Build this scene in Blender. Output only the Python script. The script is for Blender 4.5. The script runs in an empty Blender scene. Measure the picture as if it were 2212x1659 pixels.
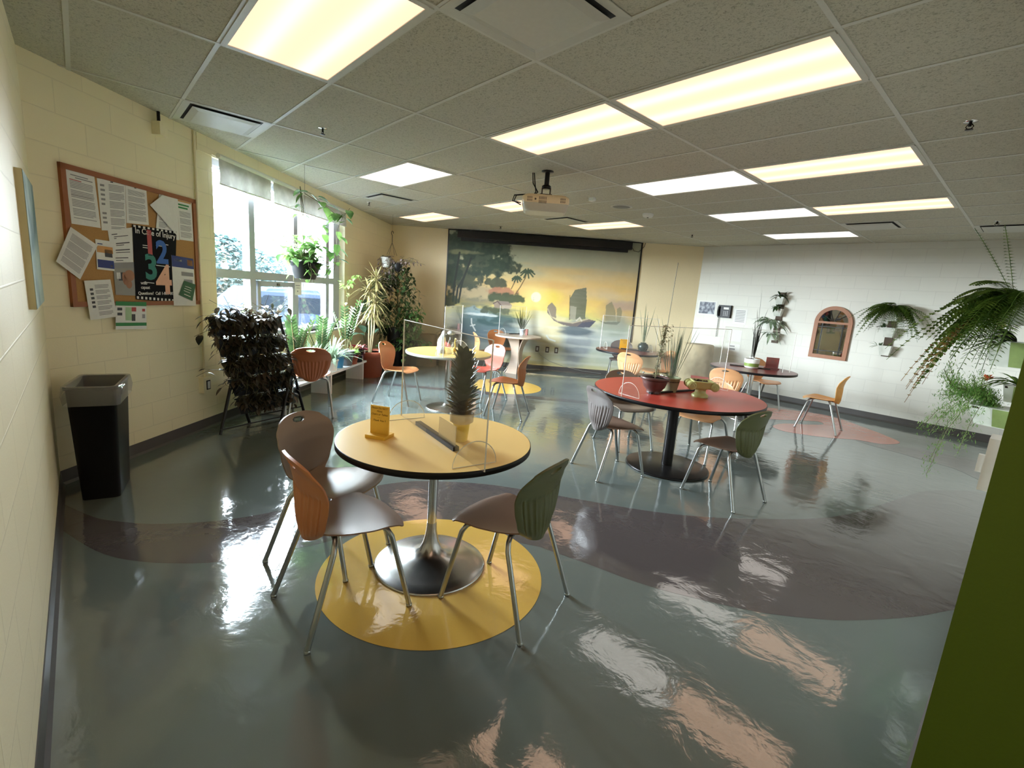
import bpy, bmesh, math, random
import numpy as np
from mathutils import Vector, Matrix

random.seed(7)
C = bpy.context.scene.collection
SC = bpy.context.scene
PI = math.pi
R2 = math.sqrt(.5)

# ------------------------------------------------------------------ camera
FPX = 1026.99
CAM = np.array([2.04979, -2.47367, 1.52337])
YAW, PIT, ROL = .83091705, -.18551889, -.07637192
def _rot(a, b, c):
    ca, sa, cb, sb, cc, sc = math.cos(a), math.sin(a), math.cos(b), math.sin(b), math.cos(c), math.sin(c)
    return (np.array([[ca, -sa, 0], [sa, ca, 0], [0, 0, 1]]) @ np.array([[1, 0, 0], [0, cb, -sb], [0, sb, cb]])
            @ np.array([[cc, 0, sc], [0, 1, 0], [-sc, 0, cc]]))
RR = _rot(YAW, PIT, ROL)
cd = bpy.data.cameras.new('camera'); cam = bpy.data.objects.new('camera', cd); C.objects.link(cam)
cd.sensor_fit = 'HORIZONTAL'; cd.sensor_width = 36; cd.lens = FPX / 2212 * 36
cd.clip_start = .02; cd.clip_end = 500
r_, f_, u_ = RR[:, 0], RR[:, 1], RR[:, 2]
cam.matrix_world = Matrix([[r_[0], u_[0], -f_[0], CAM[0]], [r_[1], u_[1], -f_[1], CAM[1]],
                           [r_[2], u_[2], -f_[2], CAM[2]], [0, 0, 0, 1]])
SC.camera = cam

# ------------------------------------------------------------------ light and exposure
w = bpy.data.worlds.new('overcast_sky'); SC.world = w; w.use_nodes = True
bg = w.node_tree.nodes['Background']
tc = w.node_tree.nodes.new('ShaderNodeTexCoord'); sx = w.node_tree.nodes.new('ShaderNodeSeparateXYZ')
cr = w.node_tree.nodes.new('ShaderNodeValToRGB')
w.node_tree.links.new(tc.outputs['Generated'], sx.inputs[0]); w.node_tree.links.new(sx.outputs['Z'], cr.inputs[0])
cr.color_ramp.elements[0].color = (.93, .97, 1, 1); cr.color_ramp.elements[0].position = 0
cr.color_ramp.elements[1].color = (.80, .90, 1, 1); cr.color_ramp.elements[1].position = .8
w.node_tree.links.new(cr.outputs[0], bg.inputs[0])
SKY = 29.0
bg.inputs[1].default_value = SKY
LAMP = 0.46          # brightness of the ceiling panels
vs = SC.view_settings
vs.view_transform = 'Standard'; vs.look = 'None'; vs.gamma = 1; vs.use_curve_mapping = False
vs.exposure = 2.27
SC.cycles.use_denoising = True
SC.cycles.max_bounces = 8; SC.cycles.diffuse_bounces = 5; SC.cycles.glossy_bounces = 4
SC.cycles.transmission_bounces = 8; SC.cycles.transparent_max_bounces = 16
SC.cycles.caustics_reflective = False; SC.cycles.caustics_refractive = False
SC.cycles.sample_clamp_indirect = 3.0
SC.cycles.use_adaptive_sampling = True; SC.cycles.adaptive_threshold = .02

# ------------------------------------------------------------------ measuring helpers (the photograph's camera, world metres)
HC = 2.74
def ray(u, v): return RR @ np.array([(u - 1106) / FPX, 1, -(v - 829.5) / FPX])
def onz(u, v, z=0.):
    d = ray(u, v); return CAM + d * (z - CAM[2]) / d[2]
def onp(u, v, a, b, c):
    d = ray(u, v); return CAM + d * (c - a * CAM[0] - b * CAM[1]) / (a * d[0] + b * d[1])
WL = -4.93           # left wall  x + y
WM = -9.65           # mural wall x - y
YB, YN, XR = 6.85, -2.665, 2.027
YE = -1.05           # near end of the right wall
def LW(s, z, off=0.):      # point on left wall: s along, off into the room
    return Vector((WL / 2 - s * R2 + off * R2, WL / 2 + s * R2 + off * R2, z))
def MW(t, z, off=0.):      # point on mural wall
    return Vector((WM / 2 + t * R2 + off * R2, -WM / 2 + t * R2 - off * R2, z))
def Ls(u, v): p = onp(u, v, 1, 1, WL); return (p[1] - p[0]) * R2, p[2]
def Mt(u, v): p = onp(u, v, 1, -1, WM); return (p[1] + p[0]) * R2, p[2]

# ------------------------------------------------------------------ materials
def lin(c): return tuple((x / 255 / 12.92 if x / 255 <= .04045 else ((x / 255 + .055) / 1.055) ** 2.4) for x in c)
MATS = {}
def mat(name, col, rough=.5, metal=0., bump=0., bscale=40., var=0., spec=None, coat=0., sheen=0., trans=0.):
    if name in MATS: return MATS[name]
    m = bpy.data.materials.new(name); m.use_nodes = True; nt = m.node_tree; b = nt.nodes['Principled BSDF']
    b.inputs['Base Color'].default_value = (*col, 1); b.inputs['Roughness'].default_value = rough
    b.inputs['Metallic'].default_value = metal
    if spec is not None: b.inputs['Specular IOR Level'].default_value = spec
    if coat: b.inputs['Coat Weight'].default_value = coat; b.inputs['Coat Roughness'].default_value = .08
    t = nt.nodes.new('ShaderNodeTexCoord'); n = nt.nodes.new('ShaderNodeTexNoise')
    n.inputs['Scale'].default_value = bscale; n.inputs['Detail'].default_value = 4
    nt.links.new(t.outputs['Object'], n.inputs['Vector'])
    mx = nt.nodes.new('ShaderNodeMix'); mx.data_type = 'RGBA'
    v = var or .06
    mx.inputs[6].default_value = (*[c * (1 - v) for c in col], 1); mx.inputs[7].default_value = (*[min(1, c * (1 + v)) for c in col], 1)
    nt.links.new(n.outputs['Fac'], mx.inputs[0]); nt.links.new(mx.outputs[2], b.inputs['Base Color'])
    if bump:
        bp = nt.nodes.new('ShaderNodeBump'); bp.inputs['Strength'].default_value = bump; bp.inputs['Distance'].default_value = .002
        nt.links.new(n.outputs['Fac'], bp.inputs['Height']); nt.links.new(bp.outputs[0], b.inputs['Normal'])
    MATS[name] = m; return m

def leafmat(name, c1, c2, rough=.4, trans=.35, scale=9.):
    if name in MATS: return MATS[name]
    m = bpy.data.materials.new(name); m.use_nodes = True; nt = m.node_tree; b = nt.nodes['Principled BSDF']; out = nt.nodes['Material Output']
    t = nt.nodes.new('ShaderNodeTexCoord'); n = nt.nodes.new('ShaderNodeTexNoise'); n.inputs['Scale'].default_value = scale
    nt.links.new(t.outputs['Object'], n.inputs['Vector'])
    r = nt.nodes.new('ShaderNodeValToRGB'); nt.links.new(n.outputs['Fac'], r.inputs[0])
    r.color_ramp.elements[0].position = .38; r.color_ramp.elements[1].position = .64
    r.color_ramp.elements[0].color = (*c1, 1); r.color_ramp.elements[1].color = (*c2, 1)
    nt.links.new(r.outputs[0], b.inputs['Base Color']); b.inputs['Roughness'].default_value = rough
    tr = nt.nodes.new('ShaderNodeBsdfTranslucent'); nt.links.new(r.outputs[0], tr.inputs[0])
    mx = nt.nodes.new('ShaderNodeMixShader'); mx.inputs[0].default_value = trans
    nt.links.new(b.outputs[0], mx.inputs[1]); nt.links.new(tr.outputs[0], mx.inputs[2]); nt.links.new(mx.outputs[0], out.inputs[0])
    MATS[name] = m; return m

def glassmat(name, tint=(1, 1, 1), refl=.08, extra=None):
    if name in MATS: return MATS[name]
    m = bpy.data.materials.new(name); m.use_nodes = True; nt = m.node_tree; nt.nodes.clear()
    out = nt.nodes.new('ShaderNodeOutputMaterial'); tr = nt.nodes.new('ShaderNodeBsdfTransparent'); tr.inputs[0].default_value = (*tint, 1)
    gl = nt.nodes.new('ShaderNodeBsdfGlossy'); gl.inputs['Roughness'].default_value = .02
    lf = nt.nodes.new('ShaderNodeLayerWeight'); lf.inputs[0].default_value = .5
    pw = nt.nodes.new('ShaderNodeMath'); pw.operation = 'POWER'; pw.inputs[1].default_value = 4; nt.links.new(lf.outputs['Facing'], pw.inputs[0])
    lw = nt.nodes.new('ShaderNodeMapRange'); lw.inputs[3].default_value = refl * .4; lw.inputs[4].default_value = .7; nt.links.new(pw.outputs[0], lw.inputs[0])
    mx = nt.nodes.new('ShaderNodeMixShader')
    nt.links.new(lw.outputs[0], mx.inputs[0]); nt.links.new(tr.outputs[0], mx.inputs[1]); nt.links.new(gl.outputs[0], mx.inputs[2])
    last = mx
    if extra:
        df = nt.nodes.new('ShaderNodeBsdfDiffuse'); df.inputs[0].default_value = (*extra[1], 1)
        m2 = nt.nodes.new('ShaderNodeMixShader'); m2.inputs[0].default_value = extra[0]
        nt.links.new(mx.outputs[0], m2.inputs[1]); nt.links.new(df.outputs[0], m2.inputs[2]); last = m2
    nt.links.new(last.outputs[0], out.inputs[0]); MATS[name] = m; return m

def wallmat(name, col, bw=.406, bh=.2032, mort=.0048, depth=.34, rough=.55, z0=.0):
    m = bpy.data.materials.new(name); m.use_nodes = True; nt = m.node_tree; b = nt.nodes['Principled BSDF']
    uv = nt.nodes.new('ShaderNodeUVMap'); br = nt.nodes.new('ShaderNodeTexBrick')
    br.inputs['Scale'].default_value = 1; br.inputs['Brick Width'].default_value = bw; br.inputs['Row Height'].default_value = bh
    br.inputs['Mortar Size'].default_value = mort; br.inputs['Mortar Smooth'].default_value = .6; br.offset = .5
    br.inputs['Color1'].default_value = (*col, 1); br.inputs['Color2'].default_value = (*[c * .97 for c in col], 1)
    br.inputs['Mortar'].default_value = (*[c * .90 for c in col], 1)
    nt.links.new(uv.outputs[0], br.inputs['Vector'])
    n = nt.nodes.new('ShaderNodeTexNoise'); n.inputs['Scale'].default_value = 90; n.inputs['Detail'].default_value = 3
    nt.links.new(uv.outputs[0], n.inputs['Vector'])
    nt.links.new(br.outputs['Color'], b.inputs['Base Color']); b.inputs['Roughness'].default_value = rough
    b1 = nt.nodes.new('ShaderNodeBump'); b1.invert = True; b1.inputs['Strength'].default_value = depth; b1.inputs['Distance'].default_value = .004
    nt.links.new(br.outputs['Fac'], b1.inputs['Height'])
    b2 = nt.nodes.new('ShaderNodeBump'); b2.inputs['Strength'].default_value = .35; b2.inputs['Distance'].default_value = .0015
    nt.links.new(n.outputs['Fac'], b2.inputs['Height']); nt.links.new(b1.outputs[0], b2.inputs['Normal'])
    nt.links.new(b2.outputs[0], b.inputs['Normal'])
    return m

CREAM = lin((242, 232, 196))
m_block = wallmat('painted_block_wall', CREAM)
m_blockw = wallmat('painted_block_wall_pale', lin((218, 217, 208)), depth=.35)
m_dry = mat('tan_painted_wall', lin((232, 215, 176)), .6, bump=.1, bscale=60)
m_green = mat('green_painted_wall', lin((92, 118, 22)), .5, bump=.15, bscale=120)
m_base = mat('rubber_baseboard', lin((70, 66, 64)), .45)
m_chrome = mat('polished_chrome', (.72, .72, .72), .16, 1.)
m_steel = mat('brushed_steel_leg', (.42, .44, .43), .3, 1.)
m_black = mat('black_plastic', (.008, .008, .009), .42, spec=.25)
m_blackm = mat('black_powder_coat', (.010, .009, .009), .3, spec=.3)
m_white = mat('white_plastic', (.75, .75, .72), .4)
m_whitem = mat('white_frame_paint', (.72, .74, .76), .35)
m_alu = mat('aluminium_window_frame', lin((164, 167, 180)), .4)
m_soil = mat('dark_soil', (.03, .02, .014), .9, bump=.6, bscale=80)
m_paper = mat('white_paper', (.78, .78, .75), .7)
m_ink = mat('grey_print', (.28, .28, .29), .7)
m_inkd = mat('dark_print', (.06, .06, .07), .7)

# ------------------------------------------------------------------ mesh builder
def V(*a): return Vector(a)
class MB:
    def __init__(s): s.v = []; s.f = []; s.m = []; s.sm = []; s.uv = None
    def add(s, vs, fs, mi=0, sm=False):
        o = len(s.v); s.v += [tuple(p) for p in vs]
        for f in fs: s.f.append([i + o for i in f]); s.m.append(mi); s.sm.append(sm)
        return s
    def box(s, c, d, rz=0, mi=0, M=None):
        x, y, z = d[0] / 2, d[1] / 2, d[2] / 2
        P = [V(a * x, b * y, e * z) for a in (-1, 1) for b in (-1, 1) for e in (-1, 1)]
        if M is None: M = Matrix.Rotation(rz, 3, 'Z')
        P = [M @ p + V(*c) for p in P]
        return s.add(P, [(0, 1, 3, 2), (4, 6, 7, 5), (0, 4, 5, 1), (2, 3, 7, 6), (0, 2, 6, 4), (1, 5, 7, 3)], mi)
    def hexa(s, bot, top, mi=0):      # two quads, same winding
        return s.add(list(bot) + list(top), [(3, 2, 1, 0), (4, 5, 6, 7), (0, 1, 5, 4), (1, 2, 6, 5), (2, 3, 7, 6), (3, 0, 4, 7)], mi)
    def lathe(s, prof, c=(0, 0, 0), n=32, mi=0, sm=True, M=None, sx=1, sy=1):
        o = []; k = len(prof)
        for r, z in prof:
            for i in range(n):
                a = 2 * PI * i / n; p = V(r * math.cos(a) * sx, r * math.sin(a) * sy, z)
                if M is not None: p = M @ p
                o.append(p + V(*c))
        f = []
        for j in range(k - 1):
            for i in range(n):
                i2 = (i + 1) % n; f.append((j * n + i, j * n + i2, (j + 1) * n + i2, (j + 1) * n + i))
        s.add(o, f, mi, sm)
        if prof[0][0] > 1e-5: s.add(o[:n], [tuple(reversed(range(n)))], mi)
        if prof[-1][0] > 1e-5: s.add(o[-n:], [tuple(range(n))], mi)
        return s
    def cyl(s, a, b, r, r2=None, n=12, mi=0): return s.tube([a, b], [r, r if r2 is None else r2], n, mi)
    def tube(s, P, R, n=8, mi=0, cap=True):
        P = [V(*p) for p in P]; R = R if isinstance(R, (list, tuple)) else [R] * len(P)
        t0 = (P[1] - P[0]).normalized(); up = V(0, 0, 1) if abs(t0.z) < .95 else V(1, 0, 0)
        x = t0.cross(up).normalized(); o = []
        for i, p in enumerate(P):
            t = (P[min(i + 1, len(P) - 1)] - P[max(i - 1, 0)]).normalized()
            x = (x - t * x.dot(t)).normalized(); y = t.cross(x)
            for k in range(n):
                a = 2 * PI * k / n; o.append(p + (x * math.cos(a) + y * math.sin(a)) * R[i])
        f = []
        for j in range(len(P) - 1):
            for k in range(n):
                k2 = (k + 1) % n; f.append((j * n + k, j * n + k2, (j + 1) * n + k2, (j + 1) * n + k))
        s.add(o, f, mi, True)
        if cap:
            s.add(o[:n], [tuple(reversed(range(n)))], mi); s.add(o[-n:], [tuple(range(n))], mi)
        return s
    def prism(s, poly, h, M, mi=0):      # poly 2D, extruded h along local z, M 4x4
        n = len(poly)
        P = [M @ V(a, b, 0) for a, b in poly] + [M @ V(a, b, h) for a, b in poly]
        f = [tuple(reversed(range(n))), tuple(range(n, 2 * n))] + [(i, (i + 1) % n, n + (i + 1) % n, n + i) for i in range(n)]
        return s.add(P, f, mi)
    def leaf(s, p, d, L, W, up=V(0, 0, 1), droop=.3, heart=0., seg=5, fold=.25, mi=0, wave=0.):
        d = d.normalized(); side = d.cross(up)
        if side.length < 1e-3: side = V(1, 0, 0)
        side.normalize(); nrm = side.cross(d).normalized()
        o = []
        for i in range(seg + 1):
            t = i / seg
            if heart: wd = W * .5 * (math.sin(PI * min(1, t * .92 + .08 + .12 * heart)) ** .75 if t < 1 else 0)
            else: wd = W * .5 * math.sin(PI * (t * .94 + .05)) ** .8 if 0 < t < 1 else W * .02
            c = p + d * L * t - V(0, 0, 1) * droop * L * t * t + nrm * wave * L * math.sin(t * 5)
            o += [c - side * wd + nrm * wd * fold, c, c + side * wd + nrm * wd * fold]
        f = []
        for i in range(seg):
            a = i * 3; f += [(a, a + 1, a + 4, a + 3), (a + 1, a + 2, a + 5, a + 4)]
        return s.add(o, f, mi, True)
    def build(s, name, mats, parent=None, world=False, **tags):
        me = bpy.data.meshes.new(name); me.from_pydata(s.v, [], s.f)
        if not isinstance(mats, (list, tuple)): mats = [mats]
        for m in mats: me.materials.append(m)
        me.polygons.foreach_set('material_index', s.m); me.polygons.foreach_set('use_smooth', s.sm); me.update()
        o = bpy.data.objects.new(name, me); C.objects.link(o)
        if parent is not None: o.parent = parent
        for k, v in tags.items(): o[k] = v
        return o

def tagit(o, label, cat, group=None):
    o['label'] = label; o['category'] = cat
    if group: o['group'] = group
    return o
def thing(name, label, cat, loc=(0, 0, 0), rz=0, group=None):
    o = bpy.data.objects.new(name, None); C.objects.link(o); o.location = loc; o.rotation_euler = (0, 0, rz); o.empty_display_size = .1
    return tagit(o, label, cat, group)
def struct(o): o['kind'] = 'structure'; return o
def rnd(a, b): return random.uniform(a, b)

# ------------------------------------------------------------------ floor
m_floor = []
def floormat(name, col, v=.05):
    m = bpy.data.materials.new(name); m.use_nodes = True; nt = m.node_tree; b = nt.nodes['Principled BSDF']
    t = nt.nodes.new('ShaderNodeTexCoord')
    n1 = nt.nodes.new('ShaderNodeTexNoise'); n1.inputs['Scale'].default_value = 350; n1.inputs['Detail'].default_value = 2
    n2 = nt.nodes.new('ShaderNodeTexNoise'); n2.inputs['Scale'].default_value = 5.5; n2.inputs['Detail'].default_value = 5; n2.inputs['Distortion'].default_value = .6
    n3 = nt.nodes.new('ShaderNodeTexNoise'); n3.inputs['Scale'].default_value = 22; n3.inputs['Detail'].default_value = 3
    for n in (n1, n2, n3): nt.links.new(t.outputs['Object'], n.inputs['Vector'])
    mx = nt.nodes.new('ShaderNodeMix'); mx.data_type = 'RGBA'
    mx.inputs[6].default_value = (*[c * (1 - v) for c in col], 1); mx.inputs[7].default_value = (*[c * (1 + v) for c in col], 1)
    nt.links.new(n1.outputs['Fac'], mx.inputs[0]); nt.links.new(mx.outputs[2], b.inputs['Base Color'])
    b.inputs['Roughness'].default_value = .13
    b.inputs['IOR'].default_value = 2.05
    ra = nt.nodes.new('ShaderNodeMapRange'); ra.inputs[3].default_value = .03; ra.inputs[4].default_value = .11
    nt.links.new(n2.outputs['Fac'], ra.inputs[0]); nt.links.new(ra.outputs[0], b.inputs['Roughness'])
    b1 = nt.nodes.new('ShaderNodeBump'); b1.inputs['Strength'].default_value = .42; b1.inputs['Distance'].default_value = .006
    b2 = nt.nodes.new('ShaderNodeBump'); b2.inputs['Strength'].default_value = .2; b2.inputs['Distance'].default_value = .0015
    nt.links.new(n2.outputs['Fac'], b1.inputs['Height']); nt.links.new(n3.outputs['Fac'], b2.inputs['Height'])
    nt.links.new(b1.outputs[0], b2.inputs['Normal']); nt.links.new(b2.outputs[0], b.inputs['Normal'])
    return m
m_floor = [floormat('blue_grey_vinyl', lin((100, 108, 105))), floormat('charcoal_vinyl', lin((84, 78, 78))),
           floormat('yellow_vinyl', lin((212, 170, 82))), floormat('brick_red_vinyl', lin((188, 112, 94)))]
XC = 4.6             # far end of the passage behind the camera
P0 = (WL - YN, YN); P1 = ((WL + WM) / 2, (WL - WM) / 2); P2 = (WM + YB, YB)
PLAN = [P0, (XC, YN), (XC, YE), (XR, YE), (XR, YB), P2, P1]
def spline(P, n=8):
    o = []
    for i in range(len(P) - 1):
        a = P[max(i - 1, 0)]; b = P[i]; c = P[i + 1]; d = P[min(i + 2, len(P) - 1)]
        for k in range(n):
            t = k / n
            o.append(tuple(.5 * (2 * b[j] + (c[j] - a[j]) * t + (2 * a[j] - 5 * b[j] + 4 * c[j] - d[j]) * t * t + (-a[j] + 3 * b[j] - 3 * c[j] + d[j]) * t ** 3) for j in (0, 1)))
    return o + [tuple(P[-1])]
def fl(L, z=0): return [tuple(onz(u, v, z)[:2]) for u, v in L]
fb = MB()
fb.add([(*p, 0) for p in PLAN], [tuple(range(len(PLAN)))], 0)
def inlay(poly, mi, z):       # thin sheet laid flush in the floor
    area = sum(poly[i][0] * poly[(i + 1) % len(poly)][1] - poly[(i + 1) % len(poly)][0] * poly[i][1] for i in range(len(poly)))
    if area < 0: poly = poly[::-1]
    fb.add([(*p, z) for p in poly], [tuple(range(len(poly)))], mi)
up = spline(fl([(141, 1091), (206, 1118), (271, 1128), (339, 1132), (434, 1128), (502, 1121), (600, 1103), (720, 1067), (864, 1042), (948, 1040), (1066, 1048),
               (1218, 1073), (1388, 1102), (1513, 1116), (1638, 1121), (1762, 1120), (1846, 1108), (1908, 1089), (1970, 1068), (2012, 1060), (2100, 1060)]))
lo = spline(fl([(135, 1146), (190, 1181), (244, 1203), (312, 1214), (380, 1217), (461, 1215), (570, 1200), (674, 1178), (800, 1152), (960, 1143), (1144, 1177), (1180, 1187), (1263, 1216),
               (1388, 1262), (1513, 1295), (1638, 1322), (1762, 1337), (1846, 1340), (1970, 1333), (2054, 1318)]))
def strip(up, lo, mi, z, n=160):
    def rs(P):
        P = np.array(P); d = np.r_[0, np.cumsum(np.hypot(*np.diff(P, axis=0).T))]; t = np.linspace(0, d[-1], n)
        return np.c_[np.interp(t, d, P[:, 0]), np.interp(t, d, P[:, 1])]
    a, b = rs(up), rs(lo)
    fb.add([(*p, z) for p in b] + [(*p, z) for p in a], [(i, i + 1, n + i + 1, n + i) for i in range(n - 1)], mi)
# carry the swoosh on to the right wall
up.append((XR, up[-1][1] + .02)); lo.append((XR, lo[-1][1] + .06))
strip(up, lo, 1, .0006)
a0 = onz(700, 815); a1 = onz(1240, 864); b0 = onz(700, 819.5); b1_ = onz(1240, 870.5)
dd = (a1 - a0)
strip([tuple((a0 - dd * .06)[:2]), tuple((a1 + dd * .75)[:2])], [tuple((b0 - dd * .06)[:2]), tuple((b1_ + dd * .75)[:2])], 1, .0006, 4)
def disc(c, r, n=96): return [(c[0] + r * math.cos(2 * PI * i / n), c[1] + r * math.sin(2 * PI * i / n)) for i in range(n)]
inlay(disc((.05, -1.132), .6), 2, .0012)
inlay(disc((-3.846, 2.739), .622), 2, .0012)
inlay(spline(fl([(1600, 884), (1647, 880), (1711, 886), (1794, 899), (1863, 922), (1918, 943), (1944, 957), (1904, 959), (1849, 950), (1794, 946), (1738, 939), (1691, 931),
                 (1669, 921), (1691, 915), (1740, 917), (1777, 917), (1768, 911), (1720, 908), (1669, 906), (1620, 902)]), 4), 3, .0012)
inlay(spline(fl([(1849, 951), (1904, 959), (1960, 967), (2060, 985), (2130, 1003), (2130, 1040), (2060, 1012), (1987, 992), (1946, 980), (1877, 961), (1849, 951)]), 4), 1, .0009)
struct(fb.build('floor', m_floor))

# ------------------------------------------------------------------ walls
def uvwall(name, A, B, z0, z1, m, holes=(), thick=0.):
    """vertical wall panel from A to B with rectangular holes (s0, s1, z0, z1); visible side on the left of A->B"""
    A = V(*A, 0); B = V(*B, 0); L = (B - A).length; d = (B - A) / L; n = V(-d.y, d.x, 0)
    xs = sorted({0, L, *[h[0] for h in holes], *[h[1] for h in holes]}); zs = sorted({z0, z1, *[h[2] for h in holes], *[h[3] for h in holes]})
    me = bpy.data.meshes.new(name); vv = []; ff = []; uu = []
    def quad(P, U): o = len(vv); vv.extend([tuple(p) for p in P]); ff.append((o, o + 1, o + 2, o + 3)); uu.extend(U)
    for i in range(len(xs) - 1):
        for j in range(len(zs) - 1):
            cx, cz = (xs[i] + xs[i + 1]) / 2, (zs[j] + zs[j + 1]) / 2
            if any(h[0] < cx < h[1] and h[2] < cz < h[3] for h in holes): continue
            P = [A + d * x + V(0, 0, z) for x, z in ((xs[i], zs[j]), (xs[i + 1], zs[j]), (xs[i + 1], zs[j + 1]), (xs[i], zs[j + 1]))]
            U = [(x, z) for x, z in ((xs[i], zs[j]), (xs[i + 1], zs[j]), (xs[i + 1], zs[j + 1]), (xs[i], zs[j + 1]))]
            quad(P[::-1], U[::-1])
            if thick: quad([p + n * thick for p in P], U)
    for h in holes:
        c = [(h[0], h[2]), (h[1], h[2]), (h[1], h[3]), (h[0], h[3])]
        for k in range(4):
            (x0, q0), (x1, q1) = c[k], c[(k + 1) % 4]
            quad([A + d * x0 + V(0, 0, q0), A + d * x1 + V(0, 0, q1), A + d * x1 + V(0, 0, q1) + n * thick, A + d * x0 + V(0, 0, q0) + n * thick],
                 [(x0 + .01, q0 + .01), (x1 + .01, q1 + .01), (x1 + .15, q1 + .01), (x0 + .15, q0 + .01)])
    me.from_pydata(vv, [], ff); ul = me.uv_layers.new(name='UVMap')
    for i, q in enumerate(uu): ul.data[i].uv = q
    me.materials.append(m); me.update()
    o = bpy.data.objects.new(name, me); C.objects.link(o); return struct(o)
s0L = (P0[1] - P0[0]) * R2           # s of the corner P0
WS0, WS1, WZ0, WZ1 = 1.40, 4.50, .80, 2.60
# wall panels: listed so that the room lies to the right of A->B
uvwall('wall_left', P0, P1, 0, HC + .1, m_block, [(WS0 - s0L, WS1 - s0L, WZ0, WZ1)], .22)
uvwall('wall_mural', P1, P2, 0, HC + .1, m_dry)
uvwall('wall_back', P2, (XR, YB), 0, HC + .1, m_blockw)
uvwall('wall_right', (XR, YB), (XR, YE), 0, HC + .1, m_blockw)
uvwall('wall_green_end', (XR, YE), (XC, YE), 0, HC + .1, m_green)
uvwall('wall_passage', (XC, YE), (XC, YN), 0, HC + .1, m_block)
uvwall('wall_near', (XC, YN), P0, 0, HC + .1, m_block)
def basebd(name, A, B):
    A = V(*A, 0); B = V(*B, 0); d = (B - A).normalized(); n = V(d.y, -d.x, 0); b = MB()
    b.hexa([A, B, B + n * .010, A + n * .010], [A + V(0, 0, .1), B + V(0, 0, .1), B + n * .004 + V(0, 0, .1), A + n * .004 + V(0, 0, .1)])
    b.hexa([A, B, B + n * .022, A + n * .022], [A + V(0, 0, .012), B + V(0, 0, .012), B + n * .008 + V(0, 0, .018), A + n * .008 + V(0, 0, .018)])
    struct(b.build(name, m_base))
basebd('baseboard_left', P0, P1); basebd('baseboard_mural', P1, P2); basebd('baseboard_back', P2, (XR, YB))
basebd('baseboard_right', (XR, YB), (XR, YE)); basebd('baseboard_near', (XC, YN), P0); basebd('baseboard_green', (XR, YE), (XC, YE))

# ------------------------------------------------------------------ ceiling
cm = bpy.data.materials.new('mineral_ceiling_tile'); cm.use_nodes = True; nt = cm.node_tree; b = nt.nodes['Principled BSDF']
t = nt.nodes.new('ShaderNodeTexCoord'); n = nt.nodes.new('ShaderNodeTexNoise'); n.inputs['Scale'].default_value = 75; n.inputs['Detail'].default_value = 5
n.inputs['Roughness'].default_value = .7; n.inputs['Distortion'].default_value = 1.2
nt.links.new(t.outputs['Object'], n.inputs['Vector'])
r = nt.nodes.new('ShaderNodeValToRGB'); r.color_ramp.elements[0].position = .36; r.color_ramp.elements[1].position = .5
r.color_ramp.elements[0].color = (*lin((146, 143, 128)), 1); r.color_ramp.elements[1].color = (*lin((190, 187, 170)), 1)
nt.links.new(n.outputs['Fac'], r.inputs[0]); nt.links.new(r.outputs[0], b.inputs['Base Color']); b.inputs['Roughness'].default_value = .9
bp = nt.nodes.new('ShaderNodeBump'); bp.inputs['Strength'].default_value = .6; bp.inputs['Distance'].default_value = .003
nt.links.new(n.outputs['Fac'], bp.inputs['Height']); nt.links.new(bp.outputs[0], b.inputs['Normal'])
m_ceil = cm
m_tbar = mat('ceiling_grid_paint', lin((196, 196, 186)), .45)
cb = MB(); cb.add([(*p, HC) for p in PLAN[::-1]], [tuple(range(len(PLAN)))], 0)
TX, TY = 1.2192, .6096
def clip_line(axis, c):
    """spans of the line x=c (axis 0) or y=c (axis 1) inside the plan"""
    xs = []
    for i in range(len(PLAN)):
        a, b = PLAN[i], PLAN[(i + 1) % len(PLAN)]
        if (a[axis] - c) * (b[axis] - c) < 0:
            t = (c - a[axis]) / (b[axis] - a[axis]); xs.append(a[1 - axis] + t * (b[1 - axis] - a[1 - axis]))
    xs.sort(); return [(xs[i], xs[i + 1]) for i in range(0, len(xs) - 1, 2)]
for i in range(-7, 5):
    for a, b_ in clip_line(0, i * TX): cb.box((i * TX, (a + b_) / 2, HC - .002), (.024, b_ - a, .006), mi=1)
for j in range(-6, 13):
    for a, b_ in clip_line(1, j * TY): cb.box(((a + b_) / 2, j * TY, HC - .0015), (b_ - a, .024, .005), mi=1)
struct(cb.build('ceiling', [m_ceil, m_tbar]))

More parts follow.
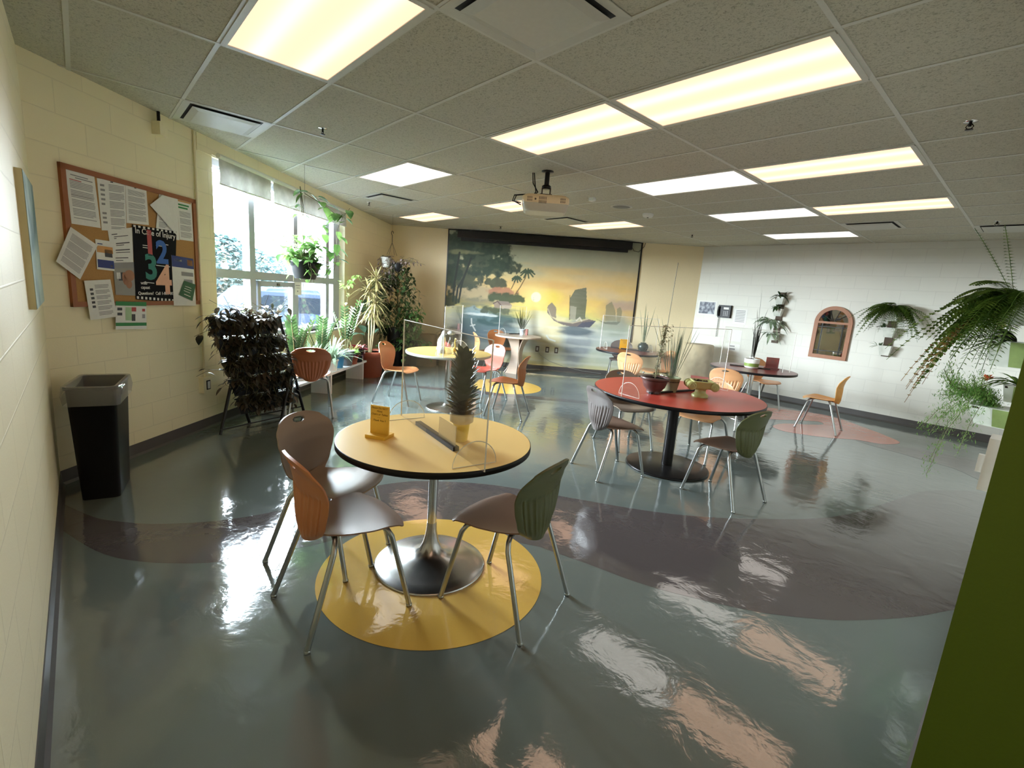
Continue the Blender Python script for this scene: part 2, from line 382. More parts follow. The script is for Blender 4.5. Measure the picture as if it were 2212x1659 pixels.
def lampmat(name, col, k):
    m = bpy.data.materials.new(name); m.use_nodes = True; nt = m.node_tree; nt.nodes.clear()
    out = nt.nodes.new('ShaderNodeOutputMaterial'); e = nt.nodes.new('ShaderNodeEmission')
    t = nt.nodes.new('ShaderNodeTexCoord'); s = nt.nodes.new('ShaderNodeSeparateXYZ'); nt.links.new(t.outputs['Object'], s.inputs[0])
    # two tubes behind the acrylic: brightness across the panel (y)
    def gauss(y0):
        a = nt.nodes.new('ShaderNodeMath'); a.operation = 'SUBTRACT'; a.inputs[1].default_value = y0; nt.links.new(s.outputs['Y'], a.inputs[0])
        b_ = nt.nodes.new('ShaderNodeMath'); b_.operation = 'MULTIPLY'; nt.links.new(a.outputs[0], b_.inputs[0]); nt.links.new(a.outputs[0], b_.inputs[1])
        c = nt.nodes.new('ShaderNodeMath'); c.operation = 'MULTIPLY'; c.inputs[1].default_value = -330; nt.links.new(b_.outputs[0], c.inputs[0])
        d = nt.nodes.new('ShaderNodeMath'); d.operation = 'EXPONENT'; nt.links.new(c.outputs[0], d.inputs[0]); return d
    g1, g2 = gauss(-.13), gauss(.13)
    ad = nt.nodes.new('ShaderNodeMath'); ad.operation = 'ADD'; nt.links.new(g1.outputs[0], ad.inputs[0]); nt.links.new(g2.outputs[0], ad.inputs[1])
    mr = nt.nodes.new('ShaderNodeMapRange'); mr.inputs[3].default_value = .80 * k; mr.inputs[4].default_value = 1.25 * k
    nt.links.new(ad.outputs[0], mr.inputs[0]); nt.links.new(mr.outputs[0], e.inputs[1]); e.inputs[0].default_value = (*col, 1)
    nt.links.new(e.outputs[0], out.inputs[0]); return m
m_warm = lampmat('warm_lamp_diffuser', (1, .62, .41), LAMP * .9)
m_cool = lampmat('cool_lamp_diffuser', (1, .93, .84), LAMP * .9)
LIGHTS = [((0, 0), 'warm', 'largest warm ceiling light, long panel at upper right of the room'),
          ((-1, 0), 'warm', 'warm ceiling light panel just in front of the projector'),
          ((-1, -3), 'warm', 'warm ceiling light panel cut by the top edge of the photo'),
          ((0, 3), 'warm', 'warm ceiling light panel in second row at right'),
          ((-1, 3), 'cool', 'white ceiling light panel right of the projector'),
          ((0, 6), 'warm', 'warm ceiling light panel farthest right, third row'),
          ((-1, 6), 'cool', 'white ceiling light panel in third row beside the warm one'),
          ((-1, 9), 'cool', 'white ceiling light panel nearest the back block wall'),
          ((-3, 0), 'cool', 'white ceiling light panel above the window planters'),
          ((-3, 3), 'warm', 'warm ceiling light panel half hidden behind the projector'),
          ((-5, 3), 'warm', 'warm ceiling light panel nearest the room corner with the plants'),
          ((1, -4), 'warm', 'added unseen warm fill panel in the passage behind the photographer'),  # added out of view to brighten the foreground
          ((2, -4), 'warm', 'second added unseen warm fill panel in the passage, farther from the room'),  # also added out of view, more light for the foreground
          ((-3, 6), 'warm', 'warm ceiling light panel in front of the painted mural')]
for (i, j), kind, lab in LIGHTS:
    e = thing('ceiling_light', lab, 'ceiling light', ((i + .5) * TX, (j + .5) * TY, HC), 0, 'recessed fluorescent ceiling lights')
    b = MB()
    for sx_, sy_, dx, dy in ((0, -.285, 1.19, .03), (0, .285, 1.19, .03), (-.585, 0, .03, .54), (.585, 0, .03, .54)): b.box((sx_, sy_, -.005), (dx, dy, .010))
    b.build('frame', m_tbar, e)
    d = MB(); d.box((0, 0, -.0035), (1.14, .54, .005)); d.build('diffuser', m_warm if kind == 'warm' else m_cool, e)

m_ventw = mat('vent_white_paint', lin((186, 186, 176)), .4); m_dark = mat('dark_duct', (.01, .01, .01), .8)
VENTS = [((.25 * TX, -1.5 * TY), 0, 'large square ceiling vent at the top of the photo between the big light panels'),
         ((-2.25 * TX, -2.5 * TY), 0, 'square ceiling vent by the left wall above the notice board'),
         ((-3.74 * TX, 1.5 * TY), 0, 'square ceiling vent above the window plants beyond the white light'),
         ((-2.75 * TX, 5.5 * TY), 0, 'square ceiling vent behind the projector'),
         ((.25 * TX, 8.5 * TY), 0, 'square ceiling vent at right beyond the third light row'),
         ((1.25 * TX, 9.5 * TY), 0, 'square ceiling vent behind the big hanging fern')]
for (x, y), _, lab in VENTS:
    e = thing('ceiling_vent', lab, 'vent', (x, y, HC), 0, 'square ceiling air vents')
    b = MB()
    for k in range(4):
        M = Matrix.Rotation(k * PI / 2, 3, 'Z')
        P = [M @ V(*p) for p in ((-.3, -.3, -.006), (.3, -.3, -.006), (.25, -.25, -.001), (-.25, -.25, -.001))]
        Q = [p + V(0, 0, .003) for p in P]; b.hexa(Q, P)
    b.build('frame', m_ventw, e)
    b = MB(); b.box((0, 0, -.001), (.5, .5, .001)); b.build('duct_opening', m_dark, e)
    b = MB(); b.hexa([V(-.19, -.19, -.026), V(.19, -.19, -.026), V(.19, .19, -.026), V(-.19, .19, -.026)], [V(-.235, -.235, -.014), V(.235, -.235, -.014), V(.235, .235, -.014), V(-.235, .235, -.014)])
    b.build('centre_plate', m_ventw, e)
for x, y, lab in [(-2.19, -.91, 'near the left wall vent'), (-5.19, .90, 'above the corner plants'), (-5.0, 3.38, 'above the left end of the mural'), (1.51, 1.55, 'at far right, nearest the green wall'),
                  (-2.23, 5.28, 'right of the mural'), (1.44, 5.27, 'above the big hanging fern')]:
    e = thing('fire_sprinkler', 'small dark sprinkler head on the ceiling ' + lab, 'sprinkler', (x, y, HC), 0, 'ceiling sprinkler heads')
    MB().lathe([(.0, -.004), (.035, -.004), (.035, 0)], n=20).build('escutcheon', m_chrome, e)
    b = MB().cyl((0, 0, -.002), (0, 0, -.03), .008); b.tube([(.008, 0, -.015), (.018, 0, -.03), (.006, 0, -.045)], .003, 5); b.tube([(-.008, 0, -.015), (-.018, 0, -.03), (-.006, 0, -.045)], .003, 5)
    b.lathe([(0, -.048), (.02, -.048), (.02, -.045), (0, -.045)], n=12); b.build('head', m_blackm, e)
e = thing('smoke_detector', 'round white smoke detector on the ceiling right of the speaker', 'smoke detector', (-1.86, 3.36, HC))
MB().lathe([(.075, 0), (.075, -.02), (.06, -.045), (.0, -.05)]).build('housing', m_white, e)
MB().lathe([(.012, -.048), (.012, -.055), (0, -.055)], n=12).build('sensor', m_black, e)
e = thing('ceiling_speaker', 'round flush ceiling speaker grille right of the projector', 'speaker', (-1.89, 2.79, HC))
MB().lathe([(.14, 0), (.14, -.006), (.115, -.010), (.11, -.004)]).build('rim', m_ventw, e)
MB().lathe([(.0, -.006), (.11, -.006), (.11, -.003)]).build('grille', mat('grey_grille', lin((120, 120, 115)), .6, bump=.8, bscale=300), e)
tagit(MB().box((-1.89, 2.2, HC - .02), (.07, .05, .04)).build('motion_sensor', m_white), 'small white sensor box on the ceiling behind the projector', 'sensor')

# ------------------------------------------------------------------ window in the left wall
def lbox(b, s0, s1, z0, z1, o0, o1, mi=0):
    b.hexa([LW(s0, z0, o0), LW(s1, z0, o0), LW(s1, z0, o1), LW(s0, z0, o1)], [LW(s0, z1, o0), LW(s1, z1, o0), LW(s1, z1, o1), LW(s0, z1, o1)], mi)
win = MB()
F0, F1 = -.17, -.09
RZ0, RZ1 = 1.47, 1.56
for a, b_ in ((WS0, WS0 + .05), (2.10, 2.21), (3.07, 3.18), (4.02, 4.13), (WS1 - .22, WS1)): lbox(win, a, b_, WZ0, WZ1, F0, F1)
lbox(win, WS0, WS1, WZ0, WZ0 + .06, F0, F1 + .005); lbox(win, WS0, WS1, WZ1 - .06, WZ1, F0, F1 + .005); lbox(win, WS0, WS1, RZ0, RZ1, F0, F1 + .008)
wf = struct(win.build('window_1', m_alu))
sill = MB(); lbox(sill, WS0 - .03, WS1 + .03, WZ0 - .03, WZ0, -.2, .05); sill.build('sill', mat('grey_sill', lin((176, 176, 172)), .4), wf)
m_glass = glassmat('window_glass', (.93, .97, .98))
for a, b_ in ((WS0 + .05, 2.10), (2.21, 3.07), (3.18, 4.02), (4.13, WS1 - .22)):
    for z0, z1 in ((WZ0 + .06, RZ0), (RZ1, WZ1 - .06)):
        g = MB(); lbox(g, a, b_, z0, z1, -.135, -.130); g.build('glass_pane', m_glass, wf)
g = MB()
for a, b_, z0, z1 in ((2.22, 2.28, .9, 1.46), (3.0, 3.06, .9, 1.46), (2.22, 3.06, 1.40, 1.46), (2.22, 3.06, .88, .94)): lbox(g, a, b_, z0, z1, -.12, -.075)
op = g.build('opening_sash', m_alu, wf)
g = MB(); lbox(g, 2.62, 2.67, 1.41, 1.44, -.075, -.06); g.build('latch', mat('grey_latch', (.2, .19, .17), .4, .8), op)
portal = bpy.data.lights.new('window_portal', 'AREA'); portal.shape = 'RECTANGLE'; portal.size = WS1 - WS0; portal.size_y = WZ1 - WZ0
portal.cycles.is_portal = True
po = bpy.data.objects.new('window_portal', portal); C.objects.link(po)
zc = V(-R2, -R2, 0); xa = V(-R2, R2, 0); ya = zc.cross(xa)
pc = LW((WS0 + WS1) / 2, (WZ0 + WZ1) / 2, -.24)
po.matrix_world = Matrix([[xa.x, ya.x, zc.x, pc.x], [xa.y, ya.y, zc.y, pc.y], [xa.z, ya.z, zc.z, pc.z], [0, 0, 0, 1]])

# roller blinds
m_shade = leafmat('blind_fabric', lin((176, 176, 170)), lin((196, 196, 190)), .8, .04)
for s0_, s1_, lab in ((1.43, 2.34, 'short pale roller blind rolled up over the left window bay'), (2.37, 4.46, 'long pale roller blind rolled up over the right window bays')):
    e = thing('roller_blind', lab, 'blind', tuple(LW((s0_ + s1_) / 2, 2.6, .03)), 0, 'window roller blinds'); L0 = V(*e.location)
    b = MB(); b.tube([LW(s0_, 2.60, .04) - L0, LW(s1_, 2.60, .04) - L0], .022, 16); b.build('roller_tube', m_white, e)
    b = MB(); n = 40; o = []
    for i in range(n + 1):
        s = s0_ + .01 + (s1_ - s0_ - .02) * i / n
        for k in range(6):
            z = 2.59 - k * .047 + .012 * (s - s0_); wv = .012 * math.sin(i * .9 + k * .6) * (k / 5) * (1 if s < 2.3 else .4)
            o.append(LW(s, z, .038 + wv) - L0)
    b.add(o, [(i * 6 + k, i * 6 + k + 1, i * 6 + k + 7, i * 6 + k + 6) for i in range(n) for k in range(5)], 0, True)
    b.build('fabric', m_shade, e)
    b = MB(); b.tube([LW(s0_ + .01, 2.352 + .0, .04) - L0, LW(s1_ - .01, 2.352 + .012 * (s1_ - s0_), .04) - L0], .008, 8); b.build('hem_bar', m_white, e)
# small printed notice taped to the window mullion
b = MB(); lbox(b, 3.05, 3.24, 1.30, 1.47, -.078, -.076); lbox(b, 3.08, 3.2, 1.42, 1.43, -.0755, -.075, 1); lbox(b, 3.1, 3.19, 1.39, 1.397, -.0755, -.075, 1); lbox(b, 3.12, 3.15, 1.34, 1.36, -.0755, -.075, 1)
tagit(b.build('window_notice', [m_paper, m_ink]), 'small white printed notice taped to the window mullion under the hanging pot', 'notice')

# ------------------------------------------------------------------ outdoors
ext = MB()
def outp(u, v, D):      # point seen at (u, v), D metres out
    d = ray(u, v); return V(*(CAM + d * D / math.hypot(d[0], d[1])))
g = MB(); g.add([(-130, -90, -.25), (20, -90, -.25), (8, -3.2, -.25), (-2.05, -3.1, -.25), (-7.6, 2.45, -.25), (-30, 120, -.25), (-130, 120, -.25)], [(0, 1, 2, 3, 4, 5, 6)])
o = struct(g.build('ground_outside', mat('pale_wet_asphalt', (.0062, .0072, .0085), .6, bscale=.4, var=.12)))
g = MB()
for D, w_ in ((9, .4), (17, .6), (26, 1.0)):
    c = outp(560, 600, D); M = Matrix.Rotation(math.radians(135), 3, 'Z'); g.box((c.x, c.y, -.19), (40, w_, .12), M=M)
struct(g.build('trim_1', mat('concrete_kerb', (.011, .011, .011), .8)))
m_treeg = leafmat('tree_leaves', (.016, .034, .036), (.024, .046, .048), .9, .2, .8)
TREES = [(478, 505, 26, 5.5, 2.4, 'leftmost tree outside the window, tall blue-green crown'), (527, 535, 33, 4.3, 2.6, 'broad blue-green tree outside, right of the leftmost tree'),
         (592, 552, 78, 4.0, 3.0, 'low green tree line outside behind the brown roofed building'), (668, 560, 66, 4.5, 2.6, 'green tree outside seen right of the hanging pot')]
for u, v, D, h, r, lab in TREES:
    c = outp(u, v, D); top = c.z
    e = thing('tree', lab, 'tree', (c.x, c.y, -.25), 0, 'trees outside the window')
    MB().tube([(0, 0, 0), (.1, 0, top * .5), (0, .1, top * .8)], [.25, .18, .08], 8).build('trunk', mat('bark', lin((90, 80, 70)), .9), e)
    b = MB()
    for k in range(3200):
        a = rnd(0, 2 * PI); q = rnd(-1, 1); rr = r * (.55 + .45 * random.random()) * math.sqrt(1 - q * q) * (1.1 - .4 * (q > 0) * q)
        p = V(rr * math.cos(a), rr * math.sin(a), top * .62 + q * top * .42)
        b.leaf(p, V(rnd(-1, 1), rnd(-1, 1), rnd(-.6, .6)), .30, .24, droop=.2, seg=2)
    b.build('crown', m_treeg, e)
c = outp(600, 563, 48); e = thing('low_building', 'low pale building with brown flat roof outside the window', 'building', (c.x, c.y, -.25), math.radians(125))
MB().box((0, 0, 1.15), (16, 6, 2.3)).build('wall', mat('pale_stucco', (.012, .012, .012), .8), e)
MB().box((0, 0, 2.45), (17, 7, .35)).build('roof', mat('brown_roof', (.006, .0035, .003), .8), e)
b = MB()
for k in range(5): b.box((-6 + k * 3, -3.02, 1.2), (1.2, .05, 1.0))
b.build('window', mat('dark_window', (.001, .0012, .0015), .6), e)
def car(u, v, D, rz, col, lab):
    c = outp(u, v, D); e = thing('parked_car', lab, 'car', (c.x, c.y, -.25), rz, 'cars parked outside')
    prof = [(-2.2, .35), (-2.2, .8), (-1.7, .95), (-1.1, 1.42), (.6, 1.42), (1.2, .98), (2.15, .82), (2.2, .35)]
    M = Matrix.Rotation(PI / 2, 4, 'X'); M.translation = V(0, .85, 0)
    MB().prism(prof, 1.7, M).build('body', mat('car_paint_' + lab.split()[0], col, .8, spec=0.), e)
    b = MB(); M2 = M.copy(); M2.translation = V(0, .86, 0); b.prism([(-1.45, .98), (-1.0, 1.34), (.55, 1.34), (1.05, .98)], 1.72, M2); b.build('side_window', mat('car_window_tint', (.004, .005, .007), .9, spec=0.), e)
    for x in (-1.4, 1.35):
        for y in (-.78, .78):
            b = MB(); b.lathe([(.0, -.1), (.32, -.1), (.32, .1), (0, .1)], n=20, c=(x, y, .32), M=Matrix.Rotation(PI / 2, 3, 'X')); b.build('wheel', MATS['car_window_tint'], e)
car(612, 622, 17, math.radians(110), (.012, .016, .022), 'blue-grey car parked outside behind the opening window sash')
car(688, 650, 13, math.radians(60), (.010, .013, .022), 'dark blue car parked outside in the right window bay')
e = thing('guard_rail', 'white metal guard rail across the car park outside', 'railing', tuple(outp(500, 592, 21)[:2]) + (-.25,), math.radians(135))
m_rail = mat('white_rail_paint', (.012, .012, .0125), .9, spec=0.); MB().tube([(-6, 0, 1.0), (6, 0, 1.0)], .04, 6).build('top_rail', m_rail, e); MB().tube([(-6, 0, .55), (6, 0, .55)], .03, 6).build('middle_rail', m_rail, e)
for k in range(7): MB().tube([(-6 + 2 * k, 0, 0), (-6 + 2 * k, 0, 1.0)], .035, 6).build('post', m_rail, e)

# ------------------------------------------------------------------ painted mural
def fnoise(X, Y, seed, octv=4):
    rg = np.random.RandomState(seed); o = np.zeros_like(X); amp = 1.; tot = 0
    for k in range(octv):
        G = rg.rand(64, 64); xs, ys = X * 2 ** k, Y * 2 ** k
        xi, yi = np.floor(xs).astype(int), np.floor(ys).astype(int); fx, fy = xs - xi, ys - yi
        fx, fy = fx * fx * (3 - 2 * fx), fy * fy * (3 - 2 * fy)
        g = lambda a, b: G[a % 64, b % 64]
        o += amp * ((g(xi, yi) * (1 - fx) + g(xi + 1, yi) * fx) * (1 - fy) + (g(xi, yi + 1) * (1 - fx) + g(xi + 1, yi + 1) * fx) * fy); tot += amp; amp *= .5
    return o / tot
MT0, MT1, MZ0, MZ1 = -2.27, 1.62, .105, 2.72
nx, nz = 400, 268
tt, zz = np.meshgrid(np.linspace(MT0, MT1, nx), np.linspace(MZ0, MZ1, nz))
def q(x, y):                      # reading of the painting (pixels of a 4.88x crop) -> metres on the wall
    return Mt(950 + x / 4.88, 470 + y / 4.88)
def qs(L): return np.array([q(*p) for p in L])
def inside(P):
    P = np.array(P); r = np.zeros(tt.shape, bool)
    for i in range(len(P)):
        (x0, y0), (x1, y1) = P[i], P[(i + 1) % len(P)]
        if y0 == y1: continue
        c = ((y0 > zz) != (y1 > zz)) & (tt < (x1 - x0) * (zz - y0) / (y1 - y0) + x0); r ^= c
    return r
N1 = fnoise(tt * 2.2 + 9, zz * 2.2 + 9, 1); N2 = fnoise(tt * 9 + 9, zz * 9 + 9, 2); N3 = fnoise(tt * 1.5 + 9, zz * 9 + 9, 3); N4 = fnoise(tt * 5 + 20, zz * 30 + 9, 5)
col = np.zeros(tt.shape + (3,))
def L3(*c): return np.array(lin(c))
def blend(mask, c):
    m = np.clip(mask, 0, 1)[..., None]; col[:] = col * (1 - m) + (c if isinstance(c, np.ndarray) and c.ndim == 3 else np.array(c)) * m
zs_ = np.array([.1, .45, .8, 1.02, 1.10, 1.25, 1.45, 1.75, 2.0, 2.2, 2.72])
cs_ = np.array([L3(196, 190, 140), L3(176, 184, 168), L3(200, 204, 188), L3(214, 208, 160), L3(206, 200, 110), L3(232, 205, 96), L3(232, 192, 96), L3(226, 186, 104), L3(206, 186, 128), L3(176, 176, 140), L3(166, 170, 142)])
zw = zz + (N3 - .5) * .28
for k in range(3): col[..., k] = np.interp(zw, zs_, cs_[:, k])
def ell(x, y, rx, ry, soft=.35, nz_=None, amt=.9):       # soft ellipse in crop pixels
    c = q(x, y); ax = abs(q(x + rx, y)[0] - c[0]); az = abs(q(x, y + ry)[1] - c[1])
    d = np.hypot((tt - c[0]) / ax, (zz - c[1]) / az)
    if nz_ is not None: d = d + (nz_ - .5) * 1.5
    return np.clip((1 - d) / soft + .5, 0, 1) * amt
blend(ell(1850, 640, 520, 200, 1.2, N1, .5), L3(222, 178, 110)); blend(ell(1700, 450, 600, 160, 1.2, N1, .6), L3(170, 172, 150))
blend(ell(1000, 700, 420, 40, .8, N3, .5), L3(214, 160, 80)); blend(ell(1300, 560, 380, 50, 1, N3, .5), L3(220, 176, 92))
blend(ell(1160, 840, 120, 75, .9, None, .8), L3(236, 208, 60)); blend(ell(1010, 835, 120, 110, 1.2, None, .6), L3(244, 224, 130)); blend(ell(1015, 838, 52, 52, .25), L3(240, 228, 200))
blend(ell(1880, 1010, 330, 130, .5, N1, .75), L3(196, 160, 112)); blend(ell(2000, 930, 220, 60, .5, N1, .6), L3(176, 150, 140)); blend(ell(1800, 830, 300, 60, 1.2, N1, .45), L3(196, 184, 160))
# water
blend(ell(450, 1130, 430, 190, .5, N3, .92), L3(70, 104, 112)); blend(ell(640, 1060, 260, 90, .5, N3, .8), L3(38, 78, 76)); blend(ell(330, 1010, 200, 60, .5, N2, .5), L3(110, 140, 150))
blend(ell(300, 1300, 420, 180, .7, N1, .6), L3(96, 110, 124)); blend(ell(1030, 1130, 190, 130, .8, N3, .7), L3(222, 218, 196)); blend(ell(1180, 1250, 130, 220, .9, N3, .5), L3(214, 190, 110))
blend(ell(1470, 1320, 180, 260, .7, N1, .75), L3(120, 128, 140)); blend(ell(1800, 1280, 240, 220, .8, N1, .5), L3(168, 178, 176)); blend(ell(1850, 1150, 170, 90, .6, N1, .5), L3(112, 134, 120))
blend(ell(950, 1480, 120, 130, .8, N1, .5), L3(206, 178, 90))
for k in range(5): blend(ell(1500, 1180 + k * 90, 700, 14, 1, N4, .35), L3(214, 216, 204))
blend(ell(400, 790, 330, 90, .7, N1, .7), L3(150, 140, 120)); blend(ell(380, 900, 260, 60, .6, N2, .6), L3(86, 96, 84))
# waterfall
blend(ell(400, 990, 120, 40, .5, N2, .7), L3(150, 176, 184)); blend(ell(420, 1020, 130, 16, .6, N4, .9), L3(216, 222, 220)); blend(ell(520, 1035, 80, 10, .6, N4, .8), L3(214, 220, 216))
# left trees
DG, MG = L3(26, 44, 32), L3(52, 76, 50)
for x, y, rx, ry in ((180, 300, 200, 190), (400, 300, 230, 110), (450, 450, 250, 150), (620, 330, 110, 110), (640, 480, 190, 90), (250, 600, 210, 150), (560, 560, 130, 60), (590, 690, 110, 60), (130, 500, 110, 260)):
    blend(ell(x, y, rx, ry, .22, N2, .93), DG + (MG - DG) * N2[..., None]); 
blend(ell(200, 360, 110, 26, .5, N2, .6), L3(150, 150, 100)); blend(ell(360, 370, 90, 18, .5, N2, .5), L3(150, 150, 110))
def line(P, wpx, c, a=1.):
    P = qs(P); wm = wpx * .0022
    for i in range(len(P) - 1):
        d = P[i + 1] - P[i]; L = np.hypot(*d); s = np.clip(((tt - P[i][0]) * d[0] + (zz - P[i][1]) * d[1]) / L ** 2, 0, 1)
        blend(a * np.clip((wm - np.hypot(tt - P[i][0] - s * d[0], zz - P[i][1] - s * d[1])) / .008 + .5, 0, 1), c)
for P in ([(170, 900), (190, 740), (250, 640), (300, 520)], [(200, 890), (225, 740), (245, 660)], [(140, 880), (155, 700), (190, 500), (210, 370)], [(250, 650), (330, 430)]): line(P, 9, L3(28, 40, 28))
blend(ell(650, 785, 135, 45, .35, N2, .9), L3(176, 112, 76)); blend(ell(700, 850, 200, 46, .3, N2, .95), L3(58, 74, 40)); blend(ell(580, 970, 150, 40, .3, N2, .9), L3(70, 78, 46)); blend(ell(130, 880, 90, 60, .3, N2, .9), L3(48, 62, 38))
blend(inside(qs([(565, 905), (610, 880), (720, 885), (765, 925), (650, 925), (645, 955), (580, 950)])) * .9, L3(140, 120, 108)); blend(inside(qs([(655, 925), (760, 925), (755, 960), (650, 960)])) * .9, L3(176, 156, 140))
line([(565, 905), (610, 882), (650, 930)], 5, L3(90, 70, 64))
# palms
PG = L3(56, 76, 52)
for tr, c, L in (([(795, 810), (850, 730), (900, 640), (915, 590)], (925, 575), 75), ([(755, 750), (780, 700), (805, 650)], (812, 640), 50)):
    line(tr, 4.5, L3(110, 84, 44))
    for a in range(0, 360, 40):
        x, y = c; dx, dy = math.cos(math.radians(a)) * L, -math.sin(math.radians(a)) * L * .55; line([(x, y), (x + dx * .55, y + dy * .7 - 4), (x + dx, y + dy + L * .3)], 7, PG)
# boats
blend(inside(qs([(1370, 1075), (1368, 860), (1425, 762), (1545, 738), (1548, 880), (1532, 1070)])) * .95, L3(104, 108, 88) + (N4[..., None] - .5) * .06)
blend(inside(qs([(1372, 1075), (1372, 930), (1440, 940), (1430, 1072)])) * .6, L3(180, 172, 150))
blend(inside(qs([(1225, 1060), (1228, 950), (1180, 893), (1138, 930), (1132, 1000), (1170, 1040)])) * .95, L3(136, 122, 104))
line([(1366, 1075), (1372, 820)], 3, L3(100, 90, 70))
blend(inside(qs([(1130, 935), (1160, 1035), (1230, 1085), (1400, 1108), (1560, 1068), (1645, 1092), (1580, 1158), (1400, 1152), (1290, 1128), (1200, 1085), (1140, 1010)])) * 1., L3(116, 104, 98))
blend(inside(qs([(1500, 1105), (1645, 1092), (1580, 1158), (1440, 1155)])) * .9, L3(78, 80, 96)); line([(1140, 960), (1170, 1040), (1240, 1090), (1400, 1112), (1560, 1072)], 4, L3(190, 172, 140))
blend(ell(1450, 1200, 160, 55, .5, N3, .8), L3(74, 90, 100)); line([(1440, 1085), (1475, 1055), (1495, 1090)], 6, L3(200, 190, 170))
for P in ([(1740, 1085), (1752, 925), (1812, 885), (1850, 980), (1856, 1090)], [(1862, 1092), (1868, 962), (1902, 942), (1922, 990), (1902, 1100)]): blend(inside(qs(P)) * .85, L3(140, 132, 98))
blend(inside(qs([(1632, 1062), (1720, 1100), (1860, 1100), (1905, 1095), (1870, 1130), (1740, 1120)])) * .85, L3(104, 108, 92))
for P in ([(335, 1065), (335, 1110), (350, 1145), (375, 1190)], [(325, 1140), (370, 1130)], [(1125, 1245), (1150, 1280), (1215, 1302)]): line(P, 6, L3(214, 218, 214))
col *= (.94 + .12 * N2[..., None]); gr_ = col.mean(axis=2, keepdims=True); col = np.clip((gr_ + (col - gr_) * .88) * .92, 0, 1)
vv = [tuple(MW(a, b, .012)) for a, b in zip(tt.ravel(), zz.ravel())]
ff = [(j * nx + i, j * nx + i + 1, (j + 1) * nx + i + 1, (j + 1) * nx + i) for j in range(nz - 1) for i in range(nx - 1)]
nb = len(vv)
cs4 = [(MT0, MZ0), (MT1, MZ0), (MT1, MZ1), (MT0, MZ1)]
vv += [tuple(MW(a, b, 0.0)) for a, b in cs4]
ff += [(nb + 3, nb + 2, nb + 1, nb)]
me = bpy.data.meshes.new('mural'); me.from_pydata(vv, [], ff)
ca = me.color_attributes.new('paint', 'FLOAT_COLOR', 'POINT')
ca.data.foreach_set('color', np.r_[np.c_[col.reshape(-1, 3), np.ones(nx * nz)].ravel(), np.tile([.2, .2, .2, 1], 4)])
mm = bpy.data.materials.new('mural_paint'); mm.use_nodes = True; at = mm.node_tree.nodes.new('ShaderNodeAttribute'); at.attribute_name = 'paint'
mm.node_tree.links.new(at.outputs['Color'], mm.node_tree.nodes['Principled BSDF'].inputs['Base Color']); mm.node_tree.nodes['Principled BSDF'].inputs['Roughness'].default_value = .6
me.materials.append(mm); mu = bpy.data.objects.new('wall_mural_painting', me); C.objects.link(mu)
tagit(mu, 'large painted wall mural of a yellow sunset with junk boats, palms and waterfall', 'mural')
b = MB()
def mbox(b, t0, t1, z0, z1, o0, o1, mi=0): b.hexa([MW(t0, z0, o0), MW(t1, z0, o0), MW(t1, z0, o1), MW(t0, z0, o1)], [MW(t0, z1, o0), MW(t1, z1, o0), MW(t1, z1, o1), MW(t0, z1, o1)], mi)
mbox(b, MT0 - .02, MT0, MZ0, MZ1, 0, .02); mbox(b, MT1, MT1 + .03, MZ0 + .62, MZ1, 0, .02); mbox(b, MT0 - .02, MT1 + .03, MZ1 - .0, MZ1 + .018, 0, .02)
b.build('black_border', m_blackm, mu)
# projection screen case
e = thing('projection_screen', 'long black rolled-up projection screen case above the mural', 'projection screen', tuple(MW(-.28, 2.62, .1))); L0 = V(*e.location)
b = MB(); mbox(b, -2.07, 1.42, 2.57, 2.71, .03, .17); b.v = [tuple(V(*p) - L0) for p in b.v]; b.build('case', m_blackm, e)
b = MB(); mbox(b, -2.0, 1.35, 2.515, 2.575, .06, .14); b.v = [tuple(V(*p) - L0) for p in b.v]; b.build('bottom_bar', m_black, e)
b = MB(); b.tube([MW(1.40, 2.66, .1) - L0, MW(1.48, 2.56, .06) - L0, MW(1.58, 2.55, .03) - L0, MW(1.68, 2.66, .02) - L0, MW(1.70, 2.735, .02) - L0], .005, 6); b.build('cable', m_black, e)
# outlets on the mural wall and the cord
for t_, z_, lab in ((-.28, .44, 'brown framed outlet on the mural with a cord plugged in'), (-.07, .44, 'cream outlet between the two brown framed ones on the mural'), (.12, .44, 'brown framed outlet on the mural, rightmost')):
    e = thing('wall_outlet', lab, 'outlet', tuple(MW(t_, z_, .012)), PI * 3 / 4 + PI)
    e.rotation_euler = (0, 0, PI / 4)
    dk = 'brown' in lab
    MB().box((0, -.004, 0), (.075, .008, .12)).build('cover_plate', mat('brown_plate', (.07, .045, .03), .4) if dk else m_ventw, e)
    MB().box((0, -.009, 0), (.036, .004, .07)).build('socket', m_ventw if dk else m_white, e)
b = MB(); b.tube([MW(-.27, .42, .03), MW(-.22, .33, .05), MW(.0, .2, .04), MW(.3, .12, .035), MW(.7, .055, .06), MW(1.1, .03, .05)], .0045, 6)
tagit(b.build('power_cord', mat('grey_cord', (.25, .25, .24), .5)), 'thin grey power cord running down the mural to the right', 'cord')

